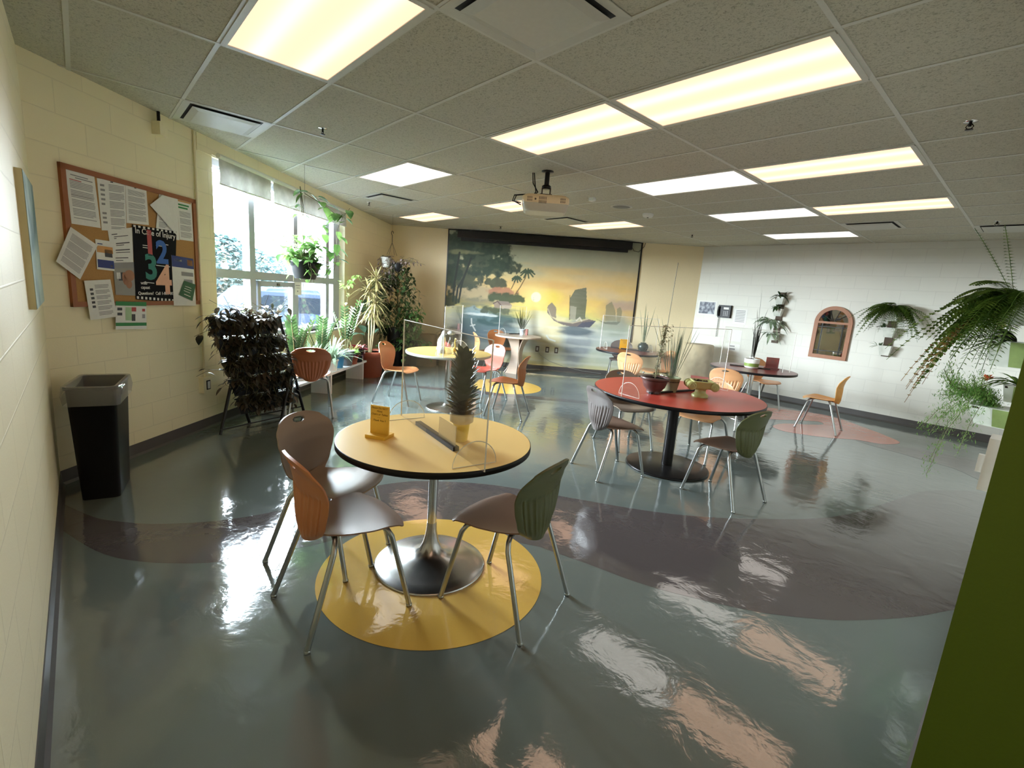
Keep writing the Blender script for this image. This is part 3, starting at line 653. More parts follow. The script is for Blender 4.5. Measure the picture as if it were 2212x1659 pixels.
# ------------------------------------------------------------------ left wall: notice board and its papers
def lplane(u, v, off): p = onp(u, v, 1, 1, WL + off / R2); return V(*p)
def ZQ(L, off): return [lplane(x / 3.6065, 300 + y / 3.6065, off) for x, y in L]      # crop readings -> wall
NL = V(R2, R2, 0)
e = thing('notice_board', 'cork notice board with oak frame on the left block wall', 'notice board', tuple(LW(.52, 1.68, 0))); L0 = V(*e.location)
BS0, BS1, BZ0, BZ1 = -.10, 1.13, 1.215, 2.145
b = MB(); lbox(b, BS0 + .02, BS1 - .02, BZ0 + .02, BZ1 - .02, 0, .012); b.v = [tuple(V(*p) - L0) for p in b.v]
b.build('cork_panel', mat('cork', lin((178, 136, 82)), .9, bump=.6, bscale=160, var=.2), e)
m_oak = mat('oak_frame', lin((150, 88, 48)), .5, bscale=20, var=.15)
b = MB()
for a in ((BS0, BS0 + .035, BZ0, BZ1), (BS1 - .035, BS1, BZ0, BZ1), (BS0, BS1, BZ0, BZ0 + .035), (BS0, BS1, BZ1 - .035, BZ1)): lbox(b, *a, 0, .022)
b.v = [tuple(V(*p) - L0) for p in b.v]; b.build('frame', m_oak, e)
def bil(Q, x, y): return Q[0].lerp(Q[1], x).lerp(Q[3].lerp(Q[2], x), y)      # Q: tl tr br bl
def rq(b, Q, x0, y0, x1, y1, mi, lift=.0006):
    n = (Q[1] - Q[0]).cross(Q[3] - Q[0]).normalized(); 
    if n.dot(NL) < 0: n = -n
    P = [bil(Q, x, y) + n * lift for x, y in ((x0, y1), (x1, y1), (x1, y0), (x0, y0))]; b.add(P, [(0, 1, 2, 3)], mi)
def sheet(name, Q, lab, rows=(), blocks=(), mats=None, cat='paper', grp='papers pinned on the notice board', curl=0.):
    n = NL; b = MB()
    b.hexa([Q[3] - n * .0008, Q[2] - n * .0008, Q[1] - n * .0008, Q[0] - n * .0008], [Q[3], Q[2], Q[1], Q[0]], 0)
    for y, x0, x1, h, mi in rows: rq(b, Q, x0, y, x1, y + h, mi)
    for x0, y0, x1, y1, mi in blocks: rq(b, Q, x0, y0, x1, y1, mi)
    o = b.build(name, mats or [m_paper, m_ink, m_inkd]); return tagit(o, lab, cat, grp)
def para(y0, y1, x0=.1, x1=.9, step=.028, mi=1, gap=6):
    o = []; y = y0; k = 0
    while y < y1:
        k += 1
        if gap and k % gap == 0: y += step; continue
        o.append((y, x0, x1 - rnd(0, .15) if k % gap == gap - 1 else x1 - rnd(0, .03), step * .45, mi)); y += step
    return o
m_red = mat('red_print', lin((180, 70, 70)), .6); m_blue = mat('blue_print', lin((45, 100, 180)), .6); m_teal = mat('teal_print', lin((40, 125, 115)), .6)
m_salmon = mat('salmon_print', lin((235, 180, 150)), .6); m_navy = mat('navy_print', lin((40, 55, 125)), .6); m_grn = mat('green_print', lin((45, 130, 70)), .6)
m_orange = mat('orange_print', lin((205, 150, 90)), .6); m_posterb = mat('black_poster_stock', (.009, .009, .011), .85, spec=.15); m_grey = mat('grey_photo_print', lin((150, 148, 142)), .5)
m_skin = mat('brown_photo_print', lin((165, 115, 85)), .5)
sheet('pinned_paper', ZQ([(505, 225), (735, 292), (785, 695), (558, 660)], .014), 'white typed page at the upper left corner of the notice board', para(.2, .9), [(.1, .17, .5, .185, 3), (.15, .08, .75, .1, 1), (.3, .12, .9, .14, 1), (.1, .45, .85, .458, 2)], [m_paper, m_ink, m_inkd, m_red])
sheet('pinned_paper', ZQ([(755, 305), (975, 345), (985, 720), (793, 712)], .014), 'white page with a wide left column, second in the top row of the board', para(.08, .95, .38, .95) + para(.1, .9, .08, .25, .09), [(.45, .02, .55, .04, 2)])
sheet('pinned_paper', ZQ([(977, 352), (1140, 395), (1160, 672), (987, 655)], .0155), 'white typed page third from left in the top row of the board', para(.12, .92), [(.4, .03, .5, .05, 2)])
sheet('pinned_paper', ZQ([(1240, 425), (1378, 455), (1398, 790), (1210, 765)], .018), 'white page with its corner folded over, top right of the notice board', para(.3, .95, .1, .5), ())
Q = ZQ([(1168, 515), (1270, 435), (1380, 755), (1260, 640)], .028)
b = MB(); b.add([Q[0], Q[2], Q[1], ZQ([(1300, 470)], .02)[0]], [(0, 1, 2), (1, 3, 2)]); bpy.context.view_layer.update()
o = b.build('folded_corner', m_paper); o.parent = [x for x in bpy.data.objects if x.name.startswith('pinned_paper')][-1]
sheet('pinned_paper', ZQ([(1378, 460), (1490, 490), (1508, 800), (1400, 785)], .016), 'white page with green heading at the top right edge of the board', para(.3, .95), [(.05, .03, .95, .07, 3), (.05, .12, .8, .16, 4), (.05, .19, .7, .23, 4)], [m_paper, m_ink, m_inkd, m_orange, m_grn])
sheet('pinned_paper', ZQ([(550, 685), (762, 830), (625, 1095), (437, 955)], .029), 'white typed page hanging crooked on the left edge of the board', para(.12, .9, .12, .9, .024, 1, 9), ())
sheet('pinned_leaflet', ZQ([(742, 780), (872, 800), (893, 1030), (757, 1015)], .017), 'small leaflet with orange photo and navy band, middle of the board', (), [(.1, .12, .4, .15, 3), (.05, .2, 1, .42, 4), (.5, .3, .95, .55, 2), (.05, .66, 1, .93, 3), (.8, .8, .93, .88, 0)], [m_paper, m_ink, m_inkd, m_navy, m_orange], 'leaflet')
sheet('pinned_paper', ZQ([(840, 715), (1030, 690), (1040, 965), (880, 965)], .0165), 'white sheet with bold black lines above the grey photo print', [(.12, .12, .35, .025, 2), (.2, .2, .8, .02, 2), (.25, .2, .3, .02, 2), (.4, .25, .85, .03, 2), (.46, .25, .6, .02, 2), (.6, .2, .85, .03, 2), (.68, .2, .85, .02, 2), (.84, .15, .75, .025, 2), (.92, .15, .5, .02, 2)], ())
o = sheet('photo_poster', ZQ([(880, 965), (1045, 960), (1062, 1222), (902, 1215)], .0165), 'grey photo print of a hand, left of the black poster', (), [(0, 0, 1, .18, 1), (.2, .3, .5, .55, 2), (.12, .3, .3, .5, 3)], [m_grey, m_ink, m_inkd, m_paper], 'poster')
b = MB(); Q = ZQ([(880, 965), (1045, 960), (1062, 1222), (902, 1215)], .0175)
for x, y, rx, ry in ((.72, .4, .26, .17), (.55, .55, .16, .14), (.68, .66, .15, .13), (.45, .45, .08, .16)):
    b.add([bil(Q, x + rx * math.cos(a * PI / 8), y + ry * math.sin(a * PI / 8)) for a in range(16)], [tuple(range(15, -1, -1))])
b.build('printed_hand', m_skin, o)
PQ = ZQ([(1030, 665), (1375, 722), (1362, 1275), (1060, 1250)], .0195)
po_ = sheet('safety_poster', PQ, 'black poster with big coloured numerals 1 2 3 4 on the notice board', (), [(.02 + .1 * k, .955, .07 + .1 * k, .99, 1) for k in range(10)] + [(.02 + .1 * k, .005, .07 + .1 * k, .03, 1) for k in range(10)] + [(.2, .25, .4, .26, 1), (.2, .28, .36, .29, 1), (.5, .2, .8, .21, 1), (.5, .23, .75, .24, 1), (.5, .5, .85, .51, 1), (.2, .75, .45, .76, 1)], [m_posterb, m_paper], 'poster')
def meshtext(o, parent=None):
    bpy.context.view_layer.update(); me = bpy.data.meshes.new_from_object(o.evaluated_get(bpy.context.evaluated_depsgraph_get())); nm = o.name.split('.')[0]
    n = bpy.data.objects.new(nm + '_', me); n.name = nm; M = o.matrix_basis.copy(); C.objects.link(n); bpy.data.objects.remove(o); n.matrix_basis = M
    if parent is not None: n.parent = parent
    return n
def text(s, origin, xdir, updir, size, m, name, parent=None, align='LEFT', extrude=.0004, off=.001):
    cu = bpy.data.curves.new(name, 'FONT'); cu.offset = .009 if len(s) == 1 else .0006; cu.body = s; cu.size = size; cu.align_x = align; cu.align_y = 'CENTER'; cu.extrude = extrude; cu.resolution_u = 3
    o = bpy.data.objects.new(name, cu); C.objects.link(o); cu.materials.append(m)
    x = xdir.normalized(); zn = x.cross(updir).normalized(); y = zn.cross(x); p = V(*origin) + zn * off
    o.matrix_world = Matrix([[x.x, y.x, zn.x, p.x], [x.y, y.y, zn.y, p.y], [x.z, y.z, zn.z, p.z], [0, 0, 0, 1]])
    return meshtext(o, parent)
XS = V(-R2, R2, 0); UZ = V(0, 0, 1)
h_ = (PQ[0] - PQ[3]).length
for s_, x, y, sz, m_ in (('In Case of Injury', .04, .075, .062, m_paper), ('1', .2, .235, .27, m_red), ('2', .50, .335, .25, m_blue), ('3', .22, .56, .27, m_teal), ('4', .5, .72, .33, m_salmon),
                         ('wsib\ncspaat', .12, .8, .035, m_paper), ('Questions?  Call 1-800-387-0750', .05, .915, .034, m_paper)):
    text(s_, bil(PQ, x, y), XS, UZ, sz, m_, 'lettering', po_, off=.0025)
sheet('pinned_leaflet', ZQ([(1335, 905), (1505, 935), (1528, 1300), (1355, 1300)], .023), 'blue and white leaflet hanging at the right edge of the board', (), [(0, 0, 1, .22, 3), (.1, .06, .45, .1, 0), (.7, .04, .95, .16, 4), (.4, .3, .95, .38, 1), (.5, .45, .9, .55, 1)], [m_paper, m_ink, m_inkd, m_navy, m_orange], 'leaflet')
sheet('green_card', ZQ([(1435, 1105), (1525, 1135), (1500, 1262), (1395, 1215)], .029), 'small green card at the lower right corner of the board', (), [(.2, .3, .7, .33, 1), (.2, .45, .75, .48, 1), (.2, .6, .7, .63, 1), (.3, .8, .8, .84, 1)], [mat('green_card_stock', lin((30, 92, 52)), .5), m_paper], 'card')
sheet('pinned_paper', ZQ([(655, 1105), (860, 1095), (912, 1385), (705, 1412)], .026), 'white page with round icons hanging below the lower left of the board', para(.12, .9, .35, .9, .035, 1, 4), [(.15, .2 + .11 * k, .27, .26 + .11 * k, 2) for k in range(5)])
sheet('pinned_leaflet', ZQ([(900, 1265), (1140, 1272), (1142, 1480), (902, 1485)], .026), 'green and white leaflet hanging under the bottom edge of the board', (), [(0, 0, 1, .15, 3), (0, .76, 1, .88, 3), (.3, .2, .5, .68, 4), (.05, .22, .2, .32, 2), (.05, .4, .2, .5, 2), (.5, .2, .65, .35, 5), (.5, .45, .62, .7, 2), (.85, .25, .95, .35, 5), (.85, .45, .95, .6, 1)], [m_paper, m_ink, m_inkd, m_grn, mat('pale_green_print', lin((170, 200, 160)), .6), m_red], 'leaflet')

# conduit with outlet, strobe, canvas, bin
e = thing('electrical_conduit', 'thin painted conduit running down the left wall to an outlet box', 'conduit', tuple(LW(1.155, .45, 0))); L0 = V(*e.location)
b = MB(); b.tube([LW(1.155, 2.73, .015) - L0, LW(1.155, .5, .015) - L0], .011, 8); b.build('pipe', m_block and mat('cream_gloss_paint', CREAM, .4), e)
b = MB(); b.tube([LW(1.19, 2.73, .012) - L0, LW(1.19, 2.585, .012) - L0, LW(1.47, 2.585, .012) - L0], .007, 6); b.build('upper_branch', MATS['cream_gloss_paint'], e)
b = MB(); lbox(b, 1.09, 1.21, .37, .52, 0, .05); b.v = [tuple(V(*p) - L0) for p in b.v]; bx = b.build('outlet_box', MATS['cream_gloss_paint'], e)
b = MB(); lbox(b, 1.125, 1.175, .40, .49, .05, .055); lbox(b, 1.135, 1.165, .41, .48, .055, .058, 1); b.v = [tuple(V(*p) - L0) for p in b.v]; b.build('socket', [m_black, m_white], bx)
e = thing('wall_sensor', 'small cream sensor box hanging below the ceiling on the left wall', 'sensor', tuple(LW(.74, 2.6, 0))); L0 = V(*e.location)
b = MB(); b.tube([LW(.74, 2.74, .03) - L0, LW(.74, 2.66, .03) - L0], .012, 8); b.build('stem', m_blackm, e)
b = MB(); lbox(b, .70, .78, 2.56, 2.66, 0, .07); b.v = [tuple(V(*p) - L0) for p in b.v]; b.build('housing', MATS['cream_gloss_paint'], e)
e = thing('canvas_picture', 'frameless canvas picture in pale teal on the near left wall', 'picture', (-1.52, YN, 1.6))
b = MB(); b.box((0, .013, 0), (.66, .026, .64)); b.build('stretched_canvas', mat('cream_canvas', lin((214, 205, 165)), .8), e)
b = MB(); b.box((0, .027, 0), (.655, .002, .635)); b.build('painting', leafmat('teal_canvas_paint', lin((60, 100, 90)), lin((170, 190, 175)), .7, 0., 3), e)
mcl = glassmat('bin_liner_film', (.8, .8, .78), extra=(.22, (.6, .6, .58)))
e = thing('waste_bin', 'tall slim black waste bin with clear liner in the left corner', 'waste bin', (-2.055, -2.43, 0), math.radians(-12))
def rr(w_, d_, r, z, n=4):
    o = []
    for cx, cy, a0 in ((w_ / 2 - r, d_ / 2 - r, 0), (-w_ / 2 + r, d_ / 2 - r, 90), (-w_ / 2 + r, -d_ / 2 + r, 180), (w_ / 2 - r, -d_ / 2 + r, 270)):
        for k in range(n + 1): a = math.radians(a0 + 90 * k / n); o.append(V(cx + r * math.cos(a), cy + r * math.sin(a), z))
    return o
def loft(b, rings, mi=0, cap0=True, cap1=False, sm=True):
    n = len(rings[0]); o = [p for r in rings for p in r]
    b.add(o, [(j * n + i, j * n + (i + 1) % n, (j + 1) * n + (i + 1) % n, (j + 1) * n + i) for j in range(len(rings) - 1) for i in range(n)], mi, sm)
    if cap0: b.add(rings[0], [tuple(reversed(range(n)))], mi)
    if cap1: b.add(rings[-1], [tuple(range(n))], mi)
b = MB(); loft(b, [rr(.36, .2, .03, 0), rr(.44, .25, .035, .74), rr(.46, .27, .04, .74), rr(.46, .27, .04, .755), rr(.43, .24, .035, .755), rr(.42, .23, .03, .6), rr(.35, .19, .03, .02)], cap1=True); b.build('body', m_black, e)
b = MB(); loft(b, [rr(.47, .28, .04, .64), rr(.485, .295, .04, .70), rr(.47, .28, .04, .762), rr(.425, .235, .03, .762), rr(.41, .22, .03, .55)], cap0=False); b.build('liner', mcl, e)

# ------------------------------------------------------------------ back wall: print, phone, papers, mirror
def BX(x, z, off=0): return V(x, YB - off, z)
def bbox(b, x0, x1, z0, z1, o0, o1, mi=0): b.box(((x0 + x1) / 2, YB - (o0 + o1) / 2, (z0 + z1) / 2), (x1 - x0, o1 - o0, z1 - z0), mi=mi)
b = MB(); bbox(b, -2.76, -2.36, 1.41, 1.69, 0, .003); bbox(b, -2.72, -2.40, 1.44, 1.67, .003, .004, 1)
tagit(b.build('photo_print', [m_paper, leafmat('grey_blue_photo', lin((60, 66, 84)), lin((170, 176, 186)), .5, 0, 14)]), 'white bordered grey photo print left of the wall phone', 'print')
e = thing('wall_phone', 'black wall telephone with hanging cord on the back wall', 'telephone', (-2.18, YB, 1.51))
b = MB(); b.box((.0, -.03, 0), (.24, .06, .24)); b.build('body', m_black, e)
b = MB(); b.tube([(-.1, -.075, .09), (-.105, -.095, .0), (-.1, -.075, -.09)], [.022, .016, .022], 8); b.build('handset', m_black, e)
b = MB(); b.box((.035, -.062, .06), (.1, .003, .04), mi=1)
for i in range(3):
    for j in range(4): b.box((.0 + i * .035, -.063, .0 - j * .025), (.022, .006, .014), mi=0)
b.build('keypad', [mat('grey_keys', (.25, .25, .25), .4), m_paper], e)
b = MB(); b.tube([(-.1 - .0 * k + .01 * math.sin(k * 2.2), -.03 + .01 * math.cos(k * 2.2), -.1 - k * .012) for k in range(34)], .005, 5); b.build('cord', m_black, e)
def bsheet(x0, x1, z0, z1, lab, rows, off=.003):
    b = MB(); bbox(b, x0, x1, z0, z1, 0, off)
    for y, a, c, h in rows: bbox(b, x0 + (x1 - x0) * a, x0 + (x1 - x0) * c, z1 - (z1 - z0) * (y + h), z1 - (z1 - z0) * y, off, off + .001, 1)
    tagit(b.build('posted_notice', [m_paper, m_ink]), lab, 'notice', 'notices on the back wall')
bsheet(-2.01, -1.76, 1.29, 1.58, 'white printed notice just right of the wall phone', [(.1 + .1 * k, .15, .85, .04) for k in range(8)])
bsheet(-2.06, -1.80, .96, 1.18, 'upper blank white sheet behind the round red table', [])
bsheet(-2.08, -1.80, .70, .91, 'lower white sheet with small picture behind the round red table', [(.15, .3, .65, .12), (.4, .3, .7, .15)])

e = thing('arched_mirror', 'arched wooden mirror with window style muntins on the back wall', 'mirror', (-.345, YB, .86))
def arch(w_, z1, n=20): return [(-w_, 0), (w_, 0)] + [(w_ * math.cos(PI * k / n), z1 + w_ * math.sin(PI * k / n)) for k in range(n + 1)]
MX = Matrix.Rotation(PI / 2, 4, 'X')
def archring(b, w0, w1, z1, zi, y0, y1, n=20):
    A = [(-w0, 0), (w0, 0)] + [(w0 * math.cos(PI * k / n), z1 + w0 * math.sin(PI * k / n)) for k in range(n + 1)]
    B_ = [(-w1, zi), (w1, zi)] + [(w1 * math.cos(PI * k / n), z1 + w1 * math.sin(PI * k / n)) for k in range(n + 1)]
    N = len(A); P = [V(a, y0, c) for a, c in A] + [V(a, y0, c) for a, c in B_] + [V(a, y1, c) for a, c in A] + [V(a, y1, c) for a, c in B_]
    f = []
    for i in range(N):
        j = (i + 1) % N; f += [(2 * N + i, 2 * N + j, 3 * N + j, 3 * N + i), (i, j, 2 * N + j, 2 * N + i), (N + j, N + i, 3 * N + i, 3 * N + j)]
    b.add(P, f)
m_wood = mat('brown_wood_frame', lin((150, 98, 66)), .5, bscale=25, var=.15)
b = MB(); archring(b, .275, .215, .60, .06, 0, -.04); b.build('frame', m_wood, e)
b = MB(); b.box((0, -.022, .60), (.44, .03, .035)); b.build('transom', m_wood, e)
b = MB(); b.prism([(p[0] * .8, p[1] + .05) for p in arch(.27, .55)], .008, Matrix.Translation(V(0, -.006, 0)) @ MX)
mi_ = bpy.data.materials.new('mirror_glass'); mi_.use_nodes = True; p_ = mi_.node_tree.nodes['Principled BSDF']; p_.inputs['Metallic'].default_value = 1; p_.inputs['Roughness'].default_value = .03; p_.inputs['Base Color'].default_value = (.62, .62, .58, 1)
b.build('mirror_glass', mi_, e)
b = MB()
for x in (-.15, .15): b.box((x, -.022, .33), (.012, .012, .52))
for z in (.13, .53): b.box((0, -.022, z), (.42, .012, .012))
for a in (35, 70, 110, 145):
    a = math.radians(a); b.tube([(0.03 * math.cos(a), -.022, .63), (.2 * math.cos(a), -.022, .61 + .2 * math.sin(a))], .006, 6)
b.build('muntin', m_blackm, e)

# ------------------------------------------------------------------ projector
e = thing('projector', 'cream ceiling projector hanging on a black mount', 'projector', (-1.51, 1.035, HC), math.radians(47))
b = MB(); b.cyl((0, 0, 0), (0, 0, -.16), .024); b.lathe([(.06, 0), (.06, -.008), (.03, -.012)], n=20); b.lathe([(.03, -.13), (.045, -.14), (.045, -.165), (.03, -.17)], n=16)
b.box((-.04, 0, -.20), (.012, .06, .08)); b.box((.04, 0, -.20), (.012, .06, .08)); b.box((0, 0, -.225), (.12, .08, .012)); b.box((0, 0, -.238), (.36, .03, .014), rz=.15); b.build('ceiling_mount', m_blackm, e)
m_pj = mat('cream_projector_shell', lin((226, 208, 172)), .4)
b = MB()
loft(b, [rr(.38, .26, .05, -.40, 5), rr(.42, .29, .05, -.385, 5), rr(.45, .31, .045, -.325, 5)], 1, True, False)
loft(b, [rr(.45, .31, .045, -.325, 5), rr(.465, .32, .045, -.30, 5), rr(.455, .315, .045, -.265, 5), rr(.40, .28, .05, -.245, 5)], 0, False, True)
b.build('shell', [m_pj, mat('pale_projector_base', lin((190, 186, 170)), .4)], e)
b = MB()
for cx, nn in ((-.155, 4), (.0 - .03, 6), (.165, 4)):
    for r_i in range(2):
        for k in range(nn):
            hh = .028 if nn == 6 else .018
            b.box((cx + (k - (nn - 1) / 2) * .013, -.1585, -.283 + (-.034 if nn == 6 else -.024) * r_i), (.006, .004, hh))
b.build('vent_slots', mat('brown_slots', (.10, .08, .06), .6), e)
b = MB(); b.lathe([(0, 0), (.009, 0), (.009, .004), (0, .004)], n=16, c=(-.1, -.157, -.295), M=Matrix.Rotation(PI / 2, 3, 'X')); b.build('ir_window', MATS['brown_slots'], e)
b = MB()
for k in range(2):
    b.tube([(-.13 - .015 * k, .10, 0), (-.115 - .02 * k, .09, -.1), (-.10 + .02 * k, .06, -.19), (-.13, .03, -.235), (-.2, 0, -.23), (-.29 - .02 * k, -.03, -.25), (-.31 - .015 * k, -.05, -.31), (-.24, -.08, -.345 + .02 * k)], .006, 6)
b.build('cable', m_black, e)

# ------------------------------------------------------------------ light switch at the end of the right wall
e = thing('light_switch', 'white light switch box on the right wall beside the green wall end', 'light switch', (XR, -.98, 1.235))
MB().box((-.009, 0, 0), (.018, .075, .118)).build('cover_plate', m_white, e)
MB().box((-.023, -.005, -.005), (.012, .014, .04)).build('toggle', m_white, e)

# ------------------------------------------------------------------ chairs
NU = 64
def shell_mesh(name, P, hole=None, thick=.013, groove=None, skip=None, nv=40):
    """P(u,v) -> Vector on the front sheet; back sheet offset by thickness; closed rim"""
    us = [-1 + 2 * i / NU for i in range(NU + 1)]; vs_ = [j / nv for j in range(nv + 1)]
    pts = [[P(u, v) for u in us] for v in vs_]
    def nrm(i, j):
        a = pts[j][min(i + 1, NU)] - pts[j][max(i - 1, 0)]; b_ = pts[min(j + 1, nv)][i] - pts[max(j - 1, 0)][i]; return a.cross(b_).normalized()
    keep = [[True] * NU for _ in range(nv)]
    if hole:
        hc, hw, hh = hole
        for j in range(nv):
            for i in range(NU):
                c = (pts[j][i] + pts[j][i + 1] + pts[j + 1][i] + pts[j + 1][i + 1]) / 4
                if ((c.x / hw) ** 2 + ((c.z - hc) / hh) ** 2) < 1: keep[j][i] = False
        for j in range(nv + 1):
            for i in range(NU + 1):
                adj = [(jj, ii) for jj in (j - 1, j) for ii in (i - 1, i) if 0 <= jj < nv and 0 <= ii < NU]
                ks = [keep[a][b_] for a, b_ in adj]
                if any(ks) and not all(ks):
                    p = pts[j][i]; k = math.hypot(p.x / hw, (p.z - hc) / hh); q_ = V(p.x / k, p.y, hc + (p.z - hc) / k); pts[j][i] = q_
    N_ = (NU + 1) * (nv + 1); vv = []; 
    for j in range(nv + 1):
        for i in range(NU + 1): vv.append(pts[j][i])
    for j in range(nv + 1):
        for i in range(NU + 1):
            n = nrm(i, j); t = thick * (1 - .5 * abs(us[i]) ** 6)
            if groove: t -= groove(us[i], vs_[j])
            vv.append(pts[j][i] + n * t)
    ff = []; edge = {}
    for j in range(nv):
        for i in range(NU):
            if not keep[j][i]: continue
            a, b_, c, d = j * (NU + 1) + i, j * (NU + 1) + i + 1, (j + 1) * (NU + 1) + i + 1, (j + 1) * (NU + 1) + i
            ff.append((a, b_, c, d)); ff.append((d + N_, c + N_, b_ + N_, a + N_))
            for e1, e2 in ((a, b_), (b_, c), (c, d), (d, a)):
                if (e2, e1) in edge: del edge[(e2, e1)]
                else: edge[(e1, e2)] = 1
    for e1, e2 in edge: ff.append((e2, e1, e1 + N_, e2 + N_))
    me = bpy.data.meshes.new(name); me.from_pydata([tuple(p) for p in vv], [], ff)
    me.polygons.foreach_set('use_smooth', [True] * len(ff)); me.update()
    bm = bmesh.new(); bm.from_mesh(me); bmesh.ops.delete(bm, geom=[v for v in bm.verts if not v.link_faces], context='VERTS')
    bmesh.ops.recalc_face_normals(bm, faces=bm.faces); bm.to_mesh(me); bm.free()
    me.set_sharp_from_angle(angle=math.radians(50)); return me
def ip(x, xs, ys): return float(np.interp(x, xs, ys))
def smooth(x, xs, ys): return float(sum(np.interp(min(max(x + d, xs[0]), xs[-1]), xs, ys) for d in (-.04, -.02, 0, .02, .04)) / 5)
def seatP(u, v):        # v 0 front .. 1 rear
    hw = smooth(v, [0, .06, .2, .45, .7, .85, 1], [.196, .211, .215, .205, .168, .130, .095])
    y = .240 - v * .405; z = smooth(v, [0, .05, .15, .5, .8, .92, 1], [.430, .441, .446, .438, .432, .436, .448])
    y -= .035 * (abs(u) ** 3) * (1 - v) ** 3
    return V(u * hw, y, z + .014 * abs(u) ** 2.2 * (v > .05) * min(1, v * 4))
def backP(u, v):        # v 0 bottom .. 1 top
    hw = smooth(v, [0, .06, .2, .45, .7, .88, 1], [.070, .115, .160, .200, .216, .202, .150])
    z = .400 + v * .392; y = smooth(v, [0, .1, .3, .6, .8, 1], [-.172, -.186, -.188, -.182, -.197, -.238])
    z -= .030 * abs(u) ** 2.5 * max(0, v - .55) / .45; z += .03 * abs(u) ** 2 * max(0, .25 - v) / .25
    return V(u * hw, y + .045 * u * u * (1 - .35 * v), z)
def backgroove(u, v):
    top = .66 - .10 * (1 - u * u)
    if abs(u) > .84 or v < .04 or v > top + .03: return 0
    g = (.5 + .5 * math.cos(2 * PI * u * 5.75)) ** .45
    return (.0085 * g) * min(1, (top + .03 - v) / .05) * min(1, (v - .04) / .14)
me_seat = shell_mesh('seat', seatP)
me_back = shell_mesh('backrest', lambda u, v: backP(u, v), hole=(.757, .047, .0155), groove=backgroove)
def chairlegs():
    o = []
    for s in (-1, 1):
        b = MB(); b.tube([(s * .03, .10, .422), (s * .13, .125, .424), (s * .163, .14, .415), (s * .180, .155, .385), (s * .205, .245, .012)], .0125, 10); b.lathe([(.0, 0), (.014, 0), (.015, .012), (.008, .018)], c=(s * .205, .245, 0), n=12); o.append(b)
        b = MB(); b.tube([(s * .03, -.07, .420), (s * .13, -.09, .422), (s * .165, -.105, .412), (s * .186, -.12, .38), (s * .23, -.245, .012)], .0125, 10); b.lathe([(.0, 0), (.014, 0), (.015, .012), (.008, .018)], c=(s * .23, -.245, 0), n=12); o.append(b)
    return [b.build('leg', m_steel) for b in o]
_legs = chairlegs(); leg_me = [l.data for l in _legs]
for l in _legs: bpy.data.objects.remove(l)
b = MB(); b.box((0, .015, .424), (.10, .24, .016)); b.box((0, -.13, .418), (.07, .06, .012)); _c = b.build('seat_bracket', m_black); br_me = _c.data; bpy.data.objects.remove(_c)
def plast(nm, c): return mat('chair_plastic_' + nm, lin(c), .38, bump=.12, bscale=500, var=.03)
PL = dict(taupe=plast('taupe', (142, 122, 106)), brown=plast('brown', (134, 106, 90)), mauve=plast('mauve', (102, 93, 90)), olive=plast('olive', (84, 88, 52)), orange=plast('orange', (190, 124, 78)),  # olive holds the green wall's bounce light, put into the backrest colour
          tan=plast('tan', (206, 150, 104)), yellow=plast('golden', (238, 176, 96)), salmon=plast('salmon', (172, 76, 62)), rust=plast('rust', (168, 96, 58)))
_mc = {}
def cm_(me, k):
    if (me.name, k) not in _mc:
        m2 = me.copy(); m2.materials.clear(); m2.materials.append(PL[k]); _mc[(me.name, k)] = m2
    return _mc[(me.name, k)]
CH = 'classroom chairs around the cafe tables'
def chair(x, y, h, back, seat, lab, grp=CH):
    e = thing('cafe_chair', lab, 'chair', (x, y, 0), math.radians(h - 90), grp)
    for nm, me in [('seat', cm_(me_seat, seat)), ('backrest', cm_(me_back, back)), ('seat_bracket', br_me)] + [('leg', l) for l in leg_me]:
        o = bpy.data.objects.new(nm, me); C.objects.link(o); o.parent = e
    return e
chair(.034, -1.632, 90.1, 'orange', 'brown', 'orange-brown backed chair with brown seat, nearest chair at the front yellow table')
chair(.460, -.967, 194.6, 'olive', 'brown', 'chair with green-bounce olive back at the right side of the front yellow table')
chair(-.434, -1.505, 31.1, 'taupe', 'taupe', 'taupe chair at the left of the front yellow table, behind the orange-brown one')
chair(-.405, 1.032, 69.4, 'mauve', 'brown', 'pale mauve backed chair with slotted back at left of the big red table')
chair(.492, 1.418, 172.1, 'olive', 'brown', 'chair with green-bounce olive back at right of the big red table')
chair(-.82, 1.861, 337, 'taupe', 'taupe', 'taupe chair half hidden behind the left side of the big red table')
chair(-.171, 2.289, 269.5, 'tan', 'tan', 'tan chair tucked behind the big red table under its far edge')
chair(-3.570, .598, 36.3, 'orange', 'orange', 'light orange chair seen from the side beside the large terracotta pot')
chair(-3.245, 1.817, 274, 'salmon', 'salmon', 'salmon pink chair at the far round yellow table')
chair(-2.370, 1.507, 214.6, 'orange', 'orange', 'orange-brown chair in front of the salmon pink chair')
chair(.168, 5.087, 185.6, 'yellow', 'yellow', 'golden chair standing alone at right of the round red table by the back wall')
chair(-.67, 3.95, 98, 'tan', 'tan', 'tan chair with slotted back in front of the round red table by the back wall')
chair(-.925, 5.80, 335, 'tan', 'tan', 'tan chair behind the round red table by the back wall')
chair(-3.481, -.562, 160.2, 'rust', 'rust', 'rust brown chair facing the window beside the black planter ladder')
chair(-2.169, 3.934, 99, 'tan', 'tan', 'tan slotted back chair in front of the dark red table near the mural')
chair(-3.44, 5.37, 306, 'mauve', 'mauve', 'dull mauve chair behind the dark red table near the mural')
chair(-2.20, 4.705, 240, 'tan', 'tan', 'tan chair between the dark red table and the log stump')
chair(-5.27, 3.80, 350, 'orange', 'orange', 'orange-brown chair behind the pale pedestal table, against the mural')
chair(-4.869, 3.10, 63, 'tan', 'tan', 'pale tan chair in front of the orange-brown one by the pedestal table')

